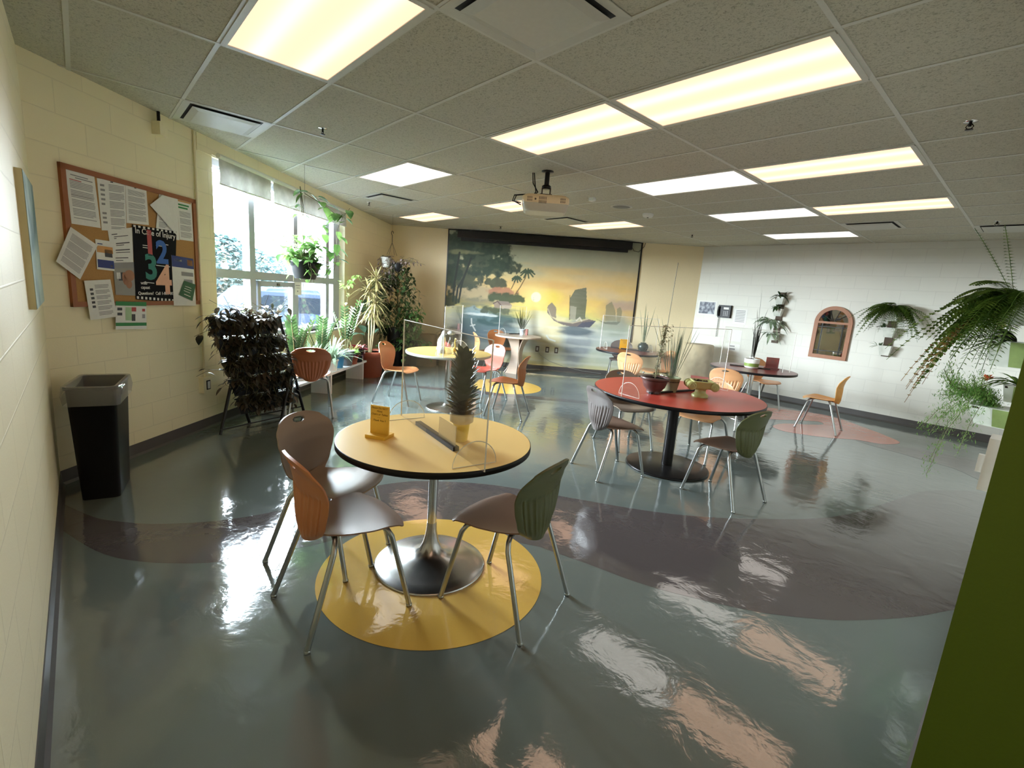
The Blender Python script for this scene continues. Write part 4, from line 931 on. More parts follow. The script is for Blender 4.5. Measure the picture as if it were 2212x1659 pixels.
# ------------------------------------------------------------------ tables
def laminate(nm, c): return mat('laminate_' + nm, lin(c), .30, bump=.03, bscale=200, var=.03)
lam_y = laminate('yellow', (252, 216, 140)); lam_py = laminate('pale_yellow', (190, 160, 92)); lam_r = laminate('red', (190, 74, 62)); lam_dr = laminate('dark_red', (118, 44, 42)); lam_w = laminate('pale_wood', (206, 184, 166))
m_satin = mat('satin_chrome', (.55, .54, .53), .25, 1.)
def table(x, y, r, lab, lam, edge, kind, grp=None, th=.03):
    e = thing('round_table', lab, 'table', (x, y, 0), 0, grp)
    b = MB(); b.lathe([(0, .739 - .001), (r - .004, .739)], n=96, sm=False); b.lathe([(0, .7375), (r - .004, .7375), (r - .004, .739), (0, .739)], n=96, sm=False)
    b = MB(); b.lathe([(r - .003, .715), (r - .003, .740), (0, .740)], n=96, sm=False); b.v = b.v; b.f = b.f
    tp = MB().lathe([(r - .004, .712), (r - .004, .740)], n=96, sm=False).build('tabletop', lam, e)
    MB().lathe([(r - .004, .708), (r, .711), (r + .001, .725), (r, .7385), (r - .004, .7395)], n=96).build('edge_band', edge, tp)
    if kind == 'trumpet':
        MB().cyl((0, 0, .10), (0, 0, .709), .026, n=24).build('pedestal', m_chrome, e)
        MB().lathe([(.306, 0), (.308, .006), (.300, .012), (.24, .022), (.16, .040), (.10, .062), (.06, .095), (.042, .14), (.03, .20), (.027, .25)], n=64).build('base', m_satin, e)
    elif kind == 'black':
        MB().cyl((0, 0, .02), (0, 0, .709), .051, n=32).build('pedestal', m_blackm, e)
        MB().lathe([(.385, 0), (.388, .006), (.386, .016), (.375, .020), (0, .022)], n=64).build('base', m_blackm, e)
        MB().lathe([(.20, .700), (.20, .710)], n=32).build('mounting_plate', m_blackm, e)
    elif kind == 'chrome':
        MB().cyl((0, 0, .02), (0, 0, .709), .035, n=24).build('pedestal', m_chrome, e)
        MB().lathe([(.27, 0), (.272, .008), (.25, .018), (.05, .035), (.036, .06)], n=48).build('base', m_satin, e)
    elif kind == 'hourglass':
        for k in range(4):
            b = MB(); a = k * PI / 2 + .35; M = Matrix.Rotation(a, 3, 'Z'); n = 18; rows = []
            for i in range(n + 1):
                z = .705 * i / n; rad = .085 + .115 * abs(2 * i / n - 1) ** 2.2; hw_ = .075 + .05 * abs(2 * i / n - 1) ** 1.8
                rows.append([M @ V(rad - .018, -hw_, z), M @ V(rad, -hw_, z), M @ V(rad, hw_, z), M @ V(rad - .018, hw_, z)])
            loft(b, rows, 0, True, True, False); b.build('curved_leg', lam, e)
    return e
G6 = 'round pedestal tables'
table(-.022, -1.105, .512, 'front round yellow table with black edge on a chrome trumpet base', lam_y, m_black, 'trumpet', G6)
table(-.165, 1.655, .765, 'big round red table on a black column and disc base', lam_r, m_black, 'black', G6)
table(-3.00, 1.0, .545, 'pale yellow round table near the window plants', lam_py, m_ventw, 'chrome', G6)
table(-4.86, 3.90, .455, 'pale wood table with hourglass bentwood base in front of the mural', lam_w, lam_w, 'hourglass', G6)
table(-2.585, 4.36, .545, 'dark red round table near the right end of the mural', lam_dr, m_black, 'chrome', G6)
table(-.675, 4.68, .57, 'dark red round table on a chrome column by the back block wall', lam_dr, m_black, 'chrome', G6)

# ------------------------------------------------------------------ clear dividers, bars, signs
m_acr = glassmat('clear_acrylic', (.985, .985, .98), .1, extra=(.012, (.8, .8, .78)))
m_acre = mat('acrylic_edge', (.88, .86, .80), .25)
def divider(A, B, ztop, lab, feet=True):
    A = V(*A, .7405); B = V(*B, .7405); d = (B - A).normalized(); n = V(-d.y, d.x, 0); mid = (A + B) / 2
    e = thing('clear_divider', lab, 'divider', tuple(mid), 0, 'clear acrylic table dividers')
    b = MB(); H = ztop - .7405; a_, b2 = A - mid, B - mid; z_ = V(0, 0, H)
    b.hexa([a_ - n * .002, b2 - n * .002, b2 + n * .002, a_ + n * .002], [a_ - n * .002 + z_, b2 - n * .002 + z_, b2 + n * .002 + z_, a_ + n * .002 + z_]); b.build('clear_panel', m_acr, e)
    b = MB()
    for P, r_ in (((a_, a_ + z_), .0045), ((b2, b2 + z_), .0045), ((a_ + z_, b2 + z_), .0026)): b.tube([P[0], P[1]], r_, 4)
    b.build('bright_edge', m_acre, e)
    if feet:
        for q_ in (a_ + d * .09, b2 - d * .09):
            pl = MB(); rm = MB(); R_ = .115; P = [q_ + n * R_ * math.cos(a * PI / 16) * 1 + V(0, 0, R_ * math.sin(a * PI / 16)) for a in range(17)]
            pl.add([p - d * .002 for p in P] + [p + d * .002 for p in P], [tuple(range(17)), tuple(range(33, 16, -1))]); pf = pl.build('support_foot', m_acr, e)
            rm.tube(P, .0022, 4); rm.tube([P[0], P[-1]], .0022, 4); rm.build('foot_rim', m_acre, pf)
    return e
divider((.507, -1.19), (-.5, -1.05), 1.328, 'clear acrylic divider standing on the front yellow table')
divider((-.262, .91), (-.06, 2.38), 1.345, 'clear acrylic divider standing on the big red table')
divider((-2.60, .645), (-3.30, 1.40), 1.33, 'clear acrylic divider standing on the pale yellow table by the window plants')
divider((-5.13, 3.62), (-5.05, 4.25), 1.30, 'clear acrylic divider standing on the pale pedestal table')
divider((-2.95, 4.05), (-2.35, 4.80), 1.30, 'clear acrylic divider standing on the dark red table near the mural')
divider((-1.10, 4.55), (-.25, 4.87), 1.30, 'clear acrylic divider standing on the dark red table by the back wall')
def bar(A, B, lab, w_=.032, h=.022):
    A = V(*A, .7405); B = V(*B, .7405); d = B - A; a = math.atan2(d.y, d.x)
    o = MB().box(((A.x + B.x) / 2, (A.y + B.y) / 2, .7405 + h / 2), (d.length, w_, h), rz=a).build('holder_bar', m_black)
    return tagit(o, lab, 'bar', 'black bars on the tables')
bar((-.275, -1.065), (.215, -1.14), 'black bar lying across the front yellow table beside the plant')
bar((-.215, 1.27), (-.115, 1.93), 'dark bar on the big red table behind the pots', .03, .016)
bar((-5.10, 3.88), (-5.10, 4.20), 'dark bar on the pale pedestal table beside its white pot', .03, .016)
bar((-2.98, 4.40), (-2.35, 4.62), 'dark bar on the dark red table near the mural', .03, .016)
bar((-.98, 4.62), (-.49, 4.83), 'dark bar on the dark red table by the back wall', .03, .016)
e = thing('clear_card_holder', 'frosted clear card standing on the black bar of the front table', 'card holder', (.105, -1.122, .7625), math.radians(-9))
MB().box((0, .0, .05), (.20, .004, .10)).build('card', glassmat('frosted_card', (.9, .9, .88), extra=(.38, (.85, .78, .68))), e)
def sign(x, y, rz, w_, h, c, lines, lab, tilt=-.12, ink=None, sz=.02):
    m_ = mat('painted_wood_%d_%d_%d' % c, lin(c), .45)
    e = thing('table_sign', lab, 'sign', (x, y, .7405), rz, 'painted wooden table signs')
    MB().box((0, 0, .009), (w_ * 1.08, .095, .018)).build('base', m_, e)
    pn = MB().box((0, 0, h / 2 + .017), (w_, .011, h)).build('panel', m_, e)
    if lines:
        M = Matrix.Rotation(rz, 3, 'Z')
        for k, s_ in enumerate(lines):
            cu = bpy.data.curves.new('lettering', 'FONT'); cu.body = s_; cu.size = sz; cu.align_x = 'CENTER'; cu.extrude = .0003; cu.resolution_u = 3; cu.shear = .25
            o = bpy.data.objects.new('lettering', cu); C.objects.link(o); cu.materials.append(ink or m_inkd); o.parent = pn
            o.parent = None; o.location = (0, -.0062, h + .017 - sz * 1.15 * (k + 1)); o.rotation_euler = (PI / 2, 0, 0); meshtext(o, pn)
    return e
m_brink = mat('brown_marker', lin((120, 78, 20)), .6)
sign(-.165, -1.36, math.radians(32), .105, .15, (232, 188, 70), ['Please Do NOT', 'Move', 'Chairs or Tables', '- - -', 'Thank You !!'], 'yellow painted wooden sign with handwriting on the front yellow table', ink=m_brink, sz=.0142)
sign(-2.80, 4.52, math.radians(45), .15, .15, (228, 168, 20), ['Please Do NOT', 'Move', 'Tables'], 'golden yellow sign on the dark red table near the mural', ink=m_brink)
sign(-.53, 4.98, math.radians(35), .17, .15, (150, 52, 44), ['Please Do NOT', 'Move', 'Tables'], 'dark red sign on the dark red table by the back wall')
sign(-.19, 2.12, math.radians(20), .17, .10, (150, 62, 50), [], 'low red sign at the far edge of the big red table')

# ------------------------------------------------------------------ plant helpers
g_dark = leafmat('dark_green_leaf', lin((34, 52, 28)), lin((66, 92, 50)), .3, .25)
g_mid = leafmat('mid_green_leaf', lin((62, 98, 48)), lin((120, 156, 84)), .35, .45)
g_lite = leafmat('light_green_leaf', lin((120, 168, 80)), lin((176, 206, 120)), .4, .5)
g_grey = leafmat('grey_green_leaf', lin((96, 120, 92)), lin((168, 186, 158)), .45, .3)
g_purp = leafmat('bronze_leaf', lin((34, 36, 24)), lin((88, 74, 56)), .35, .25, 5)
g_cream = leafmat('cream_striped_leaf', lin((112, 108, 62)), lin((168, 152, 110)), .45, .3, 18)
g_fern = leafmat('fern_leaf', lin((58, 88, 26)), lin((112, 140, 56)), .5, .35, 20)
g_asp = leafmat('asparagus_needles', lin((84, 130, 50)), lin((140, 172, 96)), .6, .35, 20)
g_brownleaf = leafmat('dried_leaf', lin((110, 76, 36)), lin((160, 130, 70)), .6, .3)
m_stem = mat('green_brown_stem', lin((96, 92, 56)), .6); m_cane = mat('pale_cane_stem', lin((140, 126, 94)), .6, var=.15)
m_terra = mat('terracotta', lin((150, 78, 54)), .65, bump=.2, bscale=60, var=.1)
def rdir(e0, e1, a=None):
    a = rnd(0, 2 * PI) if a is None else a; el = rnd(e0, e1); return V(math.cos(a) * math.cos(el), math.sin(a) * math.cos(el), math.sin(el))
def pot(e, r0, r1, h, m, z=0, rim=.012, rh=.03, name='pot', lower=0):
    p = MB().lathe([(r0, z), (r1 - .004, z + h - rh), (r1 + rim, z + h - rh), (r1 + rim, z + h), (r1 - .006, z + h), (r1 - .012, z + h - .03)], n=32).build(name, m, e)
    MB().lathe([(0, z + h - .028), (r1 - .008, z + h - .028), (r1 - .008, z + h - .04)], n=24).build('soil', m_soil, e); return p
def bunch(e, n, L, W, el, m, z=0, rad=.03, droop=.4, name='foliage', seg=6, heart=0, fold=.3, Lv=.35, a0=None, up=None):
    b = MB()
    for k in range(n):
        a = rnd(0, 2 * PI); d = rdir(*el, a=a); b.leaf(V(math.cos(a) * rad * rnd(.2, 1), math.sin(a) * rad * rnd(.2, 1), z), d, L * rnd(1 - Lv, 1 + Lv * .4), W * rnd(.75, 1.1), droop=droop * rnd(.5, 1.4), seg=seg, heart=heart, fold=fold)
    return b.build(name, m, e)
def vine(b, st, P, L, W, gap, heart=.6, side=.04, dn=.3):
    P = [V(*p) for p in P]; st.tube(P, .0022, 5)
    k = 0
    for i in range(len(P) - 1):
        n = max(1, int((P[i + 1] - P[i]).length / gap))
        for j in range(n):
            p = P[i].lerp(P[i + 1], j / n); a = rnd(0, 2 * PI); d = V(math.cos(a), math.sin(a), rnd(-.9, .4)).normalized(); s_ = d * side * rnd(.5, 1.2)
            st.tube([p, p + s_], .0012, 3, cap=False); b.leaf(p + s_, d + V(0, 0, -dn), L * rnd(.6, 1.15), W * rnd(.6, 1.1), droop=.25, heart=heart, seg=4)
def hang(p, L, sway=.06, out=None):
    P = [V(*p)]; o = out or V(rnd(-1, 1), rnd(-1, 1), 0).normalized() * .06; P.append(P[0] + o + V(0, 0, .03)); q_ = P[1] + o * .6
    n = max(3, int(L / .09))
    for k in range(n): P.append(q_ + V(rnd(-sway, sway), rnd(-sway, sway), -L * (k + .5) / n))
    return P

# front table: dark compact dracaena in a cream wrapped cup
e = thing('compact_dracaena', 'dark glossy compact dracaena in a small cream and yellow pot on the front table', 'plant', (.085, -1.02, .7405))
MB().lathe([(.036, 0), (.046, .11), (.046, .112)], n=24).build('yellow_cup', laminate('cup_yellow', (226, 198, 86)), e)
MB().lathe([(.047, .098), (.062, .108), (.064, .152), (.060, .156), (.054, .140)], n=28).build('cream_pot', mat('cream_ceramic', lin((206, 190, 160)), .5), e)
MB().lathe([(.0, .142), (.055, .142), (.055, .13)], n=20).build('soil', m_soil, e)
MB().lathe([(.06, .150), (.105, .160), (.112, .168)], n=32).build('clear_saucer', m_acr, e)
b = MB()
for k in range(150):
    t = k / 150; a = k * 2.4; z = .15 + .30 * t; r_ = .012; d = V(math.cos(a), math.sin(a), .75 + 1.6 * t * t).normalized()
    L = (.120 - .02 * t) * rnd(.8, 1.15) * (.72 + .28 * min(1, t * 4)); b.leaf(V(r_ * math.cos(a), r_ * math.sin(a), z - .02), d, L, .042, droop=.10, seg=6, fold=.3)
b.build('foliage', leafmat('deep_dracaena_leaf', lin((26, 40, 24)), lin((52, 70, 42)), .28, .12), e); MB().cyl((0, 0, .14), (0, 0, .45), .010, .006).build('stem', m_stem, e)

# big red table
e = thing('potted_succulent', 'tall twisted succulent staked with a cane in a brown pot on the red table', 'plant', (-.228, 1.352, .7405))
MB().lathe([(.062, 0), (.066, .012), (.060, .02), (.095, .06), (.112, .11), (.112, .125), (.128, .128), (.130, .150), (.118, .152), (.112, .135)], n=36).build('pot', mat('brown_glazed_pot', lin((82, 56, 54)), .35), e)
MB().lathe([(0, .135), (.113, .135), (.113, .12)], n=24).build('soil', m_soil, e)
b = MB(); P = [(.0, 0, .13), (.01, -.01, .22), (.0, .01, .32), (.02, 0, .42), (.025, .01, .52), (.04, 0, .60)]; b.tube(P, .006, 6); b.build('stem', m_stem, e)
b = MB()
for k in range(130):
    t = random.random(); p = V(.04 * t + rnd(-.012, .012), rnd(-.012, .012), .15 + .46 * t); b.leaf(p, rdir(-.6, .8), rnd(.022, .038), .018, droop=.1, seg=3, fold=.5)
for z, a in ((.48, .2), (.53, 1.2), (.57, .7), (.61, .3), (.35, 1.9)):
    for k in range(9): b.leaf(V(.03 + .009 * k, .004 * k * math.sin(a), z + .012 * math.sin(k)), rdir(-.5, .8), .024, .015, seg=3, fold=.5)
b.build('foliage', leafmat('pale_succulent', lin((120, 118, 84)), lin((196, 186, 150)), .5, .2, 30), e)
b = MB(); b.tube([(.01, .01, .13), (.04, .02, .6), (.055, .03, 1.16)], .0022, 5); b.build('plant_stake', m_blackm, e)
e = thing('potted_grass', 'tall dark grass blades in a pale green glass pot on the red table', 'plant', (-.21, 1.60, .7405))
pot(e, .062, .088, .135, mat('sage_glazed_pot', lin((152, 158, 128)), .25), rim=.002, rh=.01)
b = MB()
for k in range(46):
    a = rnd(0, 2 * PI); r_ = rnd(0, .045); tilt = rnd(.02, .12) if k < 34 else rnd(.2, .42); d = V(math.cos(a) * tilt, math.sin(a) * tilt, 1).normalized()
    b.leaf(V(r_ * math.cos(a) , r_ * math.sin(a), .11), d, rnd(.28, .5) if k < 34 else rnd(.5, .72), .009, up=V(1, 0, 0), droop=.05 if k < 34 else .12, seg=7, fold=.4)
b.build('grass_blades', leafmat('deep_grass', lin((30, 52, 34)), lin((80, 106, 74)), .4, .2), e)
b = MB()
for x, y in ((-.05, -.06), (.0, -.085), (-.085, -.03)): b.lathe([(0, 0), (.014, .003), (.012, .012), (0, .016)], c=(x, y, .135), n=10)
b.build('white_pebbles', m_white, e)
m_cap = mat('green_glazed_ceramic', lin((178, 178, 118)), .3, var=.14, bscale=12)
e = thing('capital_planter', 'pale green ceramic planter shaped like an Ionic column capital on the red table', 'planter', (.061, 1.657, .7405), math.radians(40))
MB().lathe([(.072, 0), (.075, .014), (.066, .026), (.050, .036), (.046, .06), (.05, .075), (.07, .085), (.072, .10)], n=40).build('pedestal', m_cap, e)
b = MB(); loft(b, [rr(.15, .15, .02, .085), rr(.17, .17, .02, .10), rr(.17, .17, .02, .135), rr(.185, .185, .02, .14), rr(.185, .185, .02, .152), rr(.16, .16, .02, .152), rr(.15, .15, .02, .13)], cap1=False); b.build('bowl', m_cap, e)
b = MB()
for sx_ in (-1, 1):
    for sy_ in (-1, 1):
        b.lathe([(0, -.036), (.034, -.034), (.038, -.028), (.030, 0), (.038, .028), (.034, .034), (0, .036)], c=(sx_ * .098, sy_ * .062, .108), n=28, M=Matrix.Rotation(PI / 2, 3, 'X'))
        for s2 in (-1, 1):
            P = [V(sx_ * .098 + math.cos(a * .5) * (.030 - a * .0013), sy_ * .062 + s2 * .036, .108 + math.sin(a * .5) * (.030 - a * .0013)) for a in range(22)]; b.tube(P, .003, 5)
b.build('volute', m_cap, e)
b = MB(); b.box((0, 0, .128), (.15, .15, .006))
for k in range(24): b.leaf(V(rnd(-.05, .05), rnd(-.05, .05), .128), rdir(.2, 1.3), .045, .02, seg=3)
b.build('soil', mat('dry_plant_litter', lin((64, 44, 34)), .8), e)

# small pots on the other tables
e = thing('potted_grass', 'wiry dark grass in a small pale pot on the pedestal table by the mural', 'plant', (-5.0, 4.13, .7405))
pot(e, .045, .06, .115, mat('pale_blue_pot', lin((196, 204, 212)), .35), rim=.002, rh=.02); MB().box((.07, .06, .06), (.05, .03, .12), rz=.3).build('red_tag', mat('dull_red_tag', lin((140, 80, 66)), .5), e)
b = MB()
for k in range(26):
    a = rnd(0, 2 * PI); tl = rnd(.05, .45); b.leaf(V(.02 * math.cos(a), .02 * math.sin(a), .09), V(math.cos(a) * tl, math.sin(a) * tl, 1).normalized(), rnd(.25, .55), .010, up=V(1, 0, 0), droop=.12, seg=6)
b.build('grass_blades', g_dark, e)
e = thing('dark_vase', 'round dark green vase with thin twigs on the dark red table near the mural', 'vase', (-2.47, 4.60, .7405))
MB().lathe([(.055, 0), (.075, .03), (.092, .08), (.075, .125), (.045, .135), (.05, .15), (.045, .15)], n=32).build('body', mat('dark_green_glaze', lin((38, 48, 46)), .2), e)
b = MB()
for k in range(16):
    a = rnd(0, 2 * PI); tl = rnd(.02, .2); b.leaf(V(.012 * math.cos(a), .012 * math.sin(a), .12), V(math.cos(a) * tl, math.sin(a) * tl, 1).normalized(), rnd(.3, .75), .012, up=V(1, 0, 0), droop=.06, seg=6)
b.build('twigs', g_grey, e)
e = thing('potted_palm_stalk', 'tall dark spiky stalk in a white pot with a green band', 'plant', (-.70, 4.68, .7405))
MB().lathe([(.07, 0), (.09, .012), (.095, .028)], n=32).build('pot_foot', m_white, e)
MB().lathe([(.095, .028), (.099, .075)], n=32).build('green_band', mat('green_band', lin((124, 146, 72)), .4), e)
MB().lathe([(.099, .075), (.102, .135), (.092, .135), (.09, .12), (0, .118)], n=32).build('pot', m_white, e)
b = MB()
for k in range(40):
    a = rnd(0, 2 * PI); tl = rnd(.0, .07) if k < 26 else rnd(.15, .35); b.leaf(V(.018 * math.cos(a), .018 * math.sin(a), .11 + (0 if k < 26 else rnd(.2, .45))), V(math.cos(a) * tl, math.sin(a) * tl, 1).normalized(), rnd(.4, .6) if k < 26 else rnd(.18, .36), .014, up=V(1, 0, 0), droop=.03, seg=5)
b.leaf(V(0, 0, .5), V(-.05, .02, 1).normalized(), .62, .010, up=V(1, 0, 0), droop=0); b.build('foliage', leafmat('black_green_leaf', lin((22, 26, 24)), lin((54, 62, 54)), .4, .1), e)
b = MB()
for k in range(9): b.lathe([(0, 0), (.012, .008), (0, .016)], c=(rnd(-.05, .06), rnd(-.07, .02), .135 + rnd(0, .05)), n=8)
b.build('white_flowers', m_white, e)
# pale yellow table
e = thing('bird_statue', 'pale blue and white bird statue on the pale yellow table', 'statue', (-2.92, .83, .7405), .4)
m_bird = leafmat('pale_blue_ceramic', lin((176, 196, 206)), lin((226, 228, 222)), .35, 0, 20)
MB().lathe([(.05, 0), (.052, .03), (.035, .05)], n=20).build('base', mat('grey_stone', lin((150, 150, 146)), .7), e)
b = MB(); loft(b, [[V(rx * math.cos(2 * PI * k / 16) + ox, ry * math.sin(2 * PI * k / 16), z) for k in range(16)] for z, rx, ry, ox in ((.04, .02, .02, .0), (.07, .042, .036, .0), (.12, .055, .045, -.005), (.17, .05, .042, 0), (.21, .035, .03, .012), (.235, .027, .025, .02), (.26, .026, .024, .026), (.28, .012, .012, .026))], cap1=True)
b.tube([(.045, 0, .25), (.075, 0, .235)], [.009, .002], 6); b.tube([(-.03, 0, .1), (-.07, 0, .04)], [.025, .008], 6); b.build('body', m_bird, e)
e = thing('glass_bottle', 'clear stoppered glass bottle beside the bird statue', 'bottle', (-2.93, .97, .7405))
MB().lathe([(.035, 0), (.04, .02), (.04, .12), (.015, .17), (.014, .23)], n=20).build('body', m_acr, e); MB().lathe([(0, .22), (.045, .235), (.05, .25), (.02, .28), (0, .282)], n=16).build('stopper', m_bird, e)
e = thing('bird_figurine', 'small golden long-necked bird figurine on the pale yellow table', 'figurine', (-2.78, .92, .7405))
b = MB(); b.lathe([(0, .0), (.03, .0), (.012, .012), (.02, .03), (.03, .05), (.022, .075), (0, .085)], n=14); b.tube([(.01, 0, .07), (.025, 0, .11), (.012, 0, .16), (.02, 0, .2), (.05, 0, .19)], [.012, .009, .007, .009, .002], 6); b.build('body', mat('golden_glaze', lin((214, 176, 80)), .35), e)

# ------------------------------------------------------------------ hanging pothos at the window
hx, hy = -3.64, -.57
e = thing('hanging_pothos', 'pothos in a black bowl hanging by a thin wire in front of the window', 'plant', (hx, hy, 1.52))
b = MB(); b.tube([(0, 0, .55), (0, 0, 1.22)], .0015, 4)
for k in range(3):
    a = k * 2.09; b.tube([(.155 * math.cos(a), .155 * math.sin(a), .19), (0, 0, .55)], .0015, 4)
b.build('hanging_wire', m_blackm, e)
MB().lathe([(.105, 0), (.112, .01), (.15, .12), (.155, .165), (.170, .17), (.172, .19), (.160, .192), (.15, .17)], n=40).build('pot', m_black, e)
MB().lathe([(0, .17), (.15, .17), (.15, .15)], n=24).build('soil', m_soil, e)
b = MB(); st = MB()
RT = V(.674, .738, 0)      # to the right as seen from the tables
for k in range(130):
    d = rdir(.0, 1.3); L = rnd(.10, .34); p = V(rnd(-.08, .08), rnd(-.08, .08), .17); q_ = p + d * L; st.tube([p, q_], .002, 4, cap=False); b.leaf(q_, rdir(-.8, .3), rnd(.08, .13), .085, droop=.25, heart=.7, seg=5)
vine(b, st, [RT * .0 + V(0, 0, .2), RT * -.03 + V(0, 0, .5), RT * -.04 + V(0, 0, .8), RT * -.05 + V(0, 0, .98)], .09, .07, .10, side=.05)
vine(b, st, [RT * -.02 + V(0, 0, .95), RT * .08 + V(0, 0, .92), RT * .2 + V(0, 0, .82), RT * .32 + V(0, 0, .74), RT * .42 + V(0, 0, .70), RT * .50 + V(0, 0, .80)], .14, .10, .032, side=.04)
vine(b, st, [RT * .42 + V(0, 0, .70), RT * .36 + V(0, 0, .56), RT * .36 + V(0, 0, .3), RT * .33 + V(0, 0, .12)], .13, .10, .06)
for q_ in (0, .02): st.tube([V(q_, 0, .2), RT * -.03 + V(q_, 0, .5), RT * -.04 + V(0, q_, .8), RT * -.05 + V(0, 0, .99)], .005, 6)
st.tube([RT * .0 + V(0, 0, .92), RT * .2 + V(0, 0, .82), RT * .32 + V(0, 0, .74), RT * .42 + V(0, 0, .70)], .005, 6)
vine(b, st, [RT * -.02 + V(0, 0, .7), RT * -.12 + V(0, 0, .78), RT * -.2 + V(0, 0, .76)], .07, .06, .12)
vine(b, st, [RT * .05 + V(0, 0, .2), RT * .16 + V(0, 0, .45), RT * .26 + V(0, 0, .6), RT * .12 + V(0, 0, .62)], .09, .08, .07)
for k in range(7):
    vine(b, st, hang((rnd(-.12, .12), rnd(-.12, .12), .19), rnd(.15, .34), .03), .08, .07, .05)
b.build('foliage', g_mid, e); st.build('stem', m_stem, e)

# ------------------------------------------------------------------ black tiered planter ladder with trailing bronze vines
A1, A2 = V(-3.0, -1.575, 0), V(-3.235, -.965, 0); A3, A4 = V(-3.50, -1.20, 0), V(-3.56, -.62, 0)
A3 = A1 + (A4 - A2) * .95 + V(-.02, .0, 0); A4 = A2 + (A4 - A2)
e = thing('planter_ladder', 'black tiered ladder planter overgrown with bronze vines, in front of the window', 'planter', tuple((A1 + A2 + A3 + A4) / 4)); O = V(*e.location)
ax = (A2 - A1).normalized(); bk = (A3 - A1 + A4 - A2).normalized(); H = 1.10
for F_, T_ in ((A3, A1 + V(0, 0, H)), (A4, A2 + V(0, 0, H))):
    b = MB(); b.tube([F_ - O, T_ - O], .016, 8); b.build('rail', m_blackm, e)
for F_, B0 in ((A1, A3), (A2, A4)):
    b = MB(); b.tube([F_ - O, B0.lerp(F_, .55) + V(0, 0, .52) - O], .015, 8); b.build('leg', m_blackm, e)
b = MB(); b.tube([A1 - O + V(0, 0, .05) , A2 - O + V(0, 0, .05)], .007, 6); b.tube([A3 - O + V(0, 0, .06), A4 - O + V(0, 0, .06)], .007, 6); b.build('crossbar', m_blackm, e)
vb, vs2 = MB(), MB()
mid = (A1 + A2) / 2; midb = (A3 + A4) / 2; wid = (A2 - A1).length
for k in range(5):
    z = .22 + k * .205; c = midb.lerp(mid, z / H) + V(0, 0, z) - O + bk * -.06
    M = Matrix((ax.to_tuple(), (-bk).to_tuple(), (0, 0, 1))).transposed()
    def mk(w_, d_, zz_): return [M @ p for p in [V(sx_ * w_ / 2, sy_ * d_ / 2, zz_) for sx_, sy_ in ((-1, -1), (1, -1), (1, 1), (-1, 1))]]
    t_ = MB(); loft(t_, [[p + c for p in mk(wid * .86, .13, -.09)], [p + c for p in mk(wid * .95, .19, .07)], [p + c for p in mk(wid * .98, .21, .072)], [p + c for p in mk(wid * .98, .21, .085)], [p + c for p in mk(wid * .9, .15, .085)], [p + c for p in mk(wid * .88, .14, .05)]], 0, True, True, False)
    t_.build('trough', m_black, e)
    for q_ in range([60, 90, 120, 130, 90][k]):
        p0 = c + ax * rnd(-.28, .28) - bk * rnd(-.08, .09) + V(0, 0, .07); o = (ax * rnd(-.7, .7) - bk * rnd(-.2, .9)).normalized() * .05
        vine(vb, vs2, hang(p0, rnd(.08, .28), .035, o), .07, .042, .038, heart=0)
for q_ in range(26):
    c = mid + V(0, 0, H + .04) - O + ax * rnd(-.3, .3); d = (ax * rnd(-1, 1) + bk * rnd(-.6, .6) + V(0, 0, rnd(.0, .35))).normalized(); P = [c, c + d * .1 + V(0, 0, .03), c + d * .2 + V(0, 0, .03)]
    vine(vb, vs2, P, .10, .045, .05, heart=0)
for s_, zz_ in ((-1, .98), (-1, .62), (1, .58)):
    c = mid + ax * s_ * .28 + V(0, 0, zz_) - O; vine(vb, vs2, [c, c + ax * s_ * .12 + V(0, 0, .02), c + ax * s_ * .24 + V(0, 0, -.03)], .085, .06, .055, heart=.4)
vb.build('foliage', g_purp, e); vs2.build('stem', m_stem, e)

# ------------------------------------------------------------------ low white bench along the window and its pots
def LB(s, off, z): return LW(s, z, off)
BSH = .30
bs0, bs1, bo0, bo1 = 1.75, 4.32, .14, .46
e = thing('window_bench', 'low white bench under the window carrying the potted plants', 'bench', tuple(LW((bs0 + bs1) / 2, 0, .3))); O = V(*e.location)
def ob(o): o.v = [tuple(V(*p) - O) for p in o.v]; return o
b = MB(); lbox(b, bs0, bs1, BSH - .03, BSH, bo0, bo1); ob(b).build('top_board', m_whitem, e)
for s_ in (bs0 + .1, (bs0 + bs1) / 2, bs1 - .1):
    b = MB(); lbox(b, s_ - .015, s_ + .015, 0, BSH - .03, bo0 + .02, bo1 - .02); ob(b).build('leg', m_whitem, e)
def bpot(s_, off, lab, r0, r1, h, m, name='potted_plant', z=BSH, grp='pots on the window bench'):
    e = thing(name, lab, 'plant', tuple(LW(s_, z, off)), 0, grp); pot(e, r0, r1, h, m, rim=.004, rh=.02); return e
def zz(e, z0, n, H_, m, spread=.35):
    b = MB(); st = MB()
    for k in range(n):
        a = rnd(0, 2 * PI); tl = rnd(.05, spread); d = V(math.cos(a) * tl, math.sin(a) * tl, 1).normalized(); L = H_ * rnd(.7, 1.05); P = [V(.02 * math.cos(a), .02 * math.sin(a), z0) + d * L * t - V(0, 0, 1) * .0 + V(math.cos(a), math.sin(a), 0) * .12 * t * t * L for t in (0, .25, .5, .75, 1)]
        st.tube(P, [.006, .006, .005, .004, .002], 5)
        sd = d.cross(V(0, 0, 1)).normalized() if d.z < .999 else V(1, 0, 0)
        for j in range(12):
            t = .3 + .7 * j / 12; i = min(3, int(t * 4)); p = P[i].lerp(P[i + 1], t * 4 - i)
            for s_ in (-1, 1): b.leaf(p, (sd * s_ * .9 + d * .8).normalized(), .080 * (1.15 - .5 * abs(t - .6)), .027, up=d.cross(sd), droop=.08, seg=4)
    b.build('foliage', m, e); st.build('stem', m_stem, e)
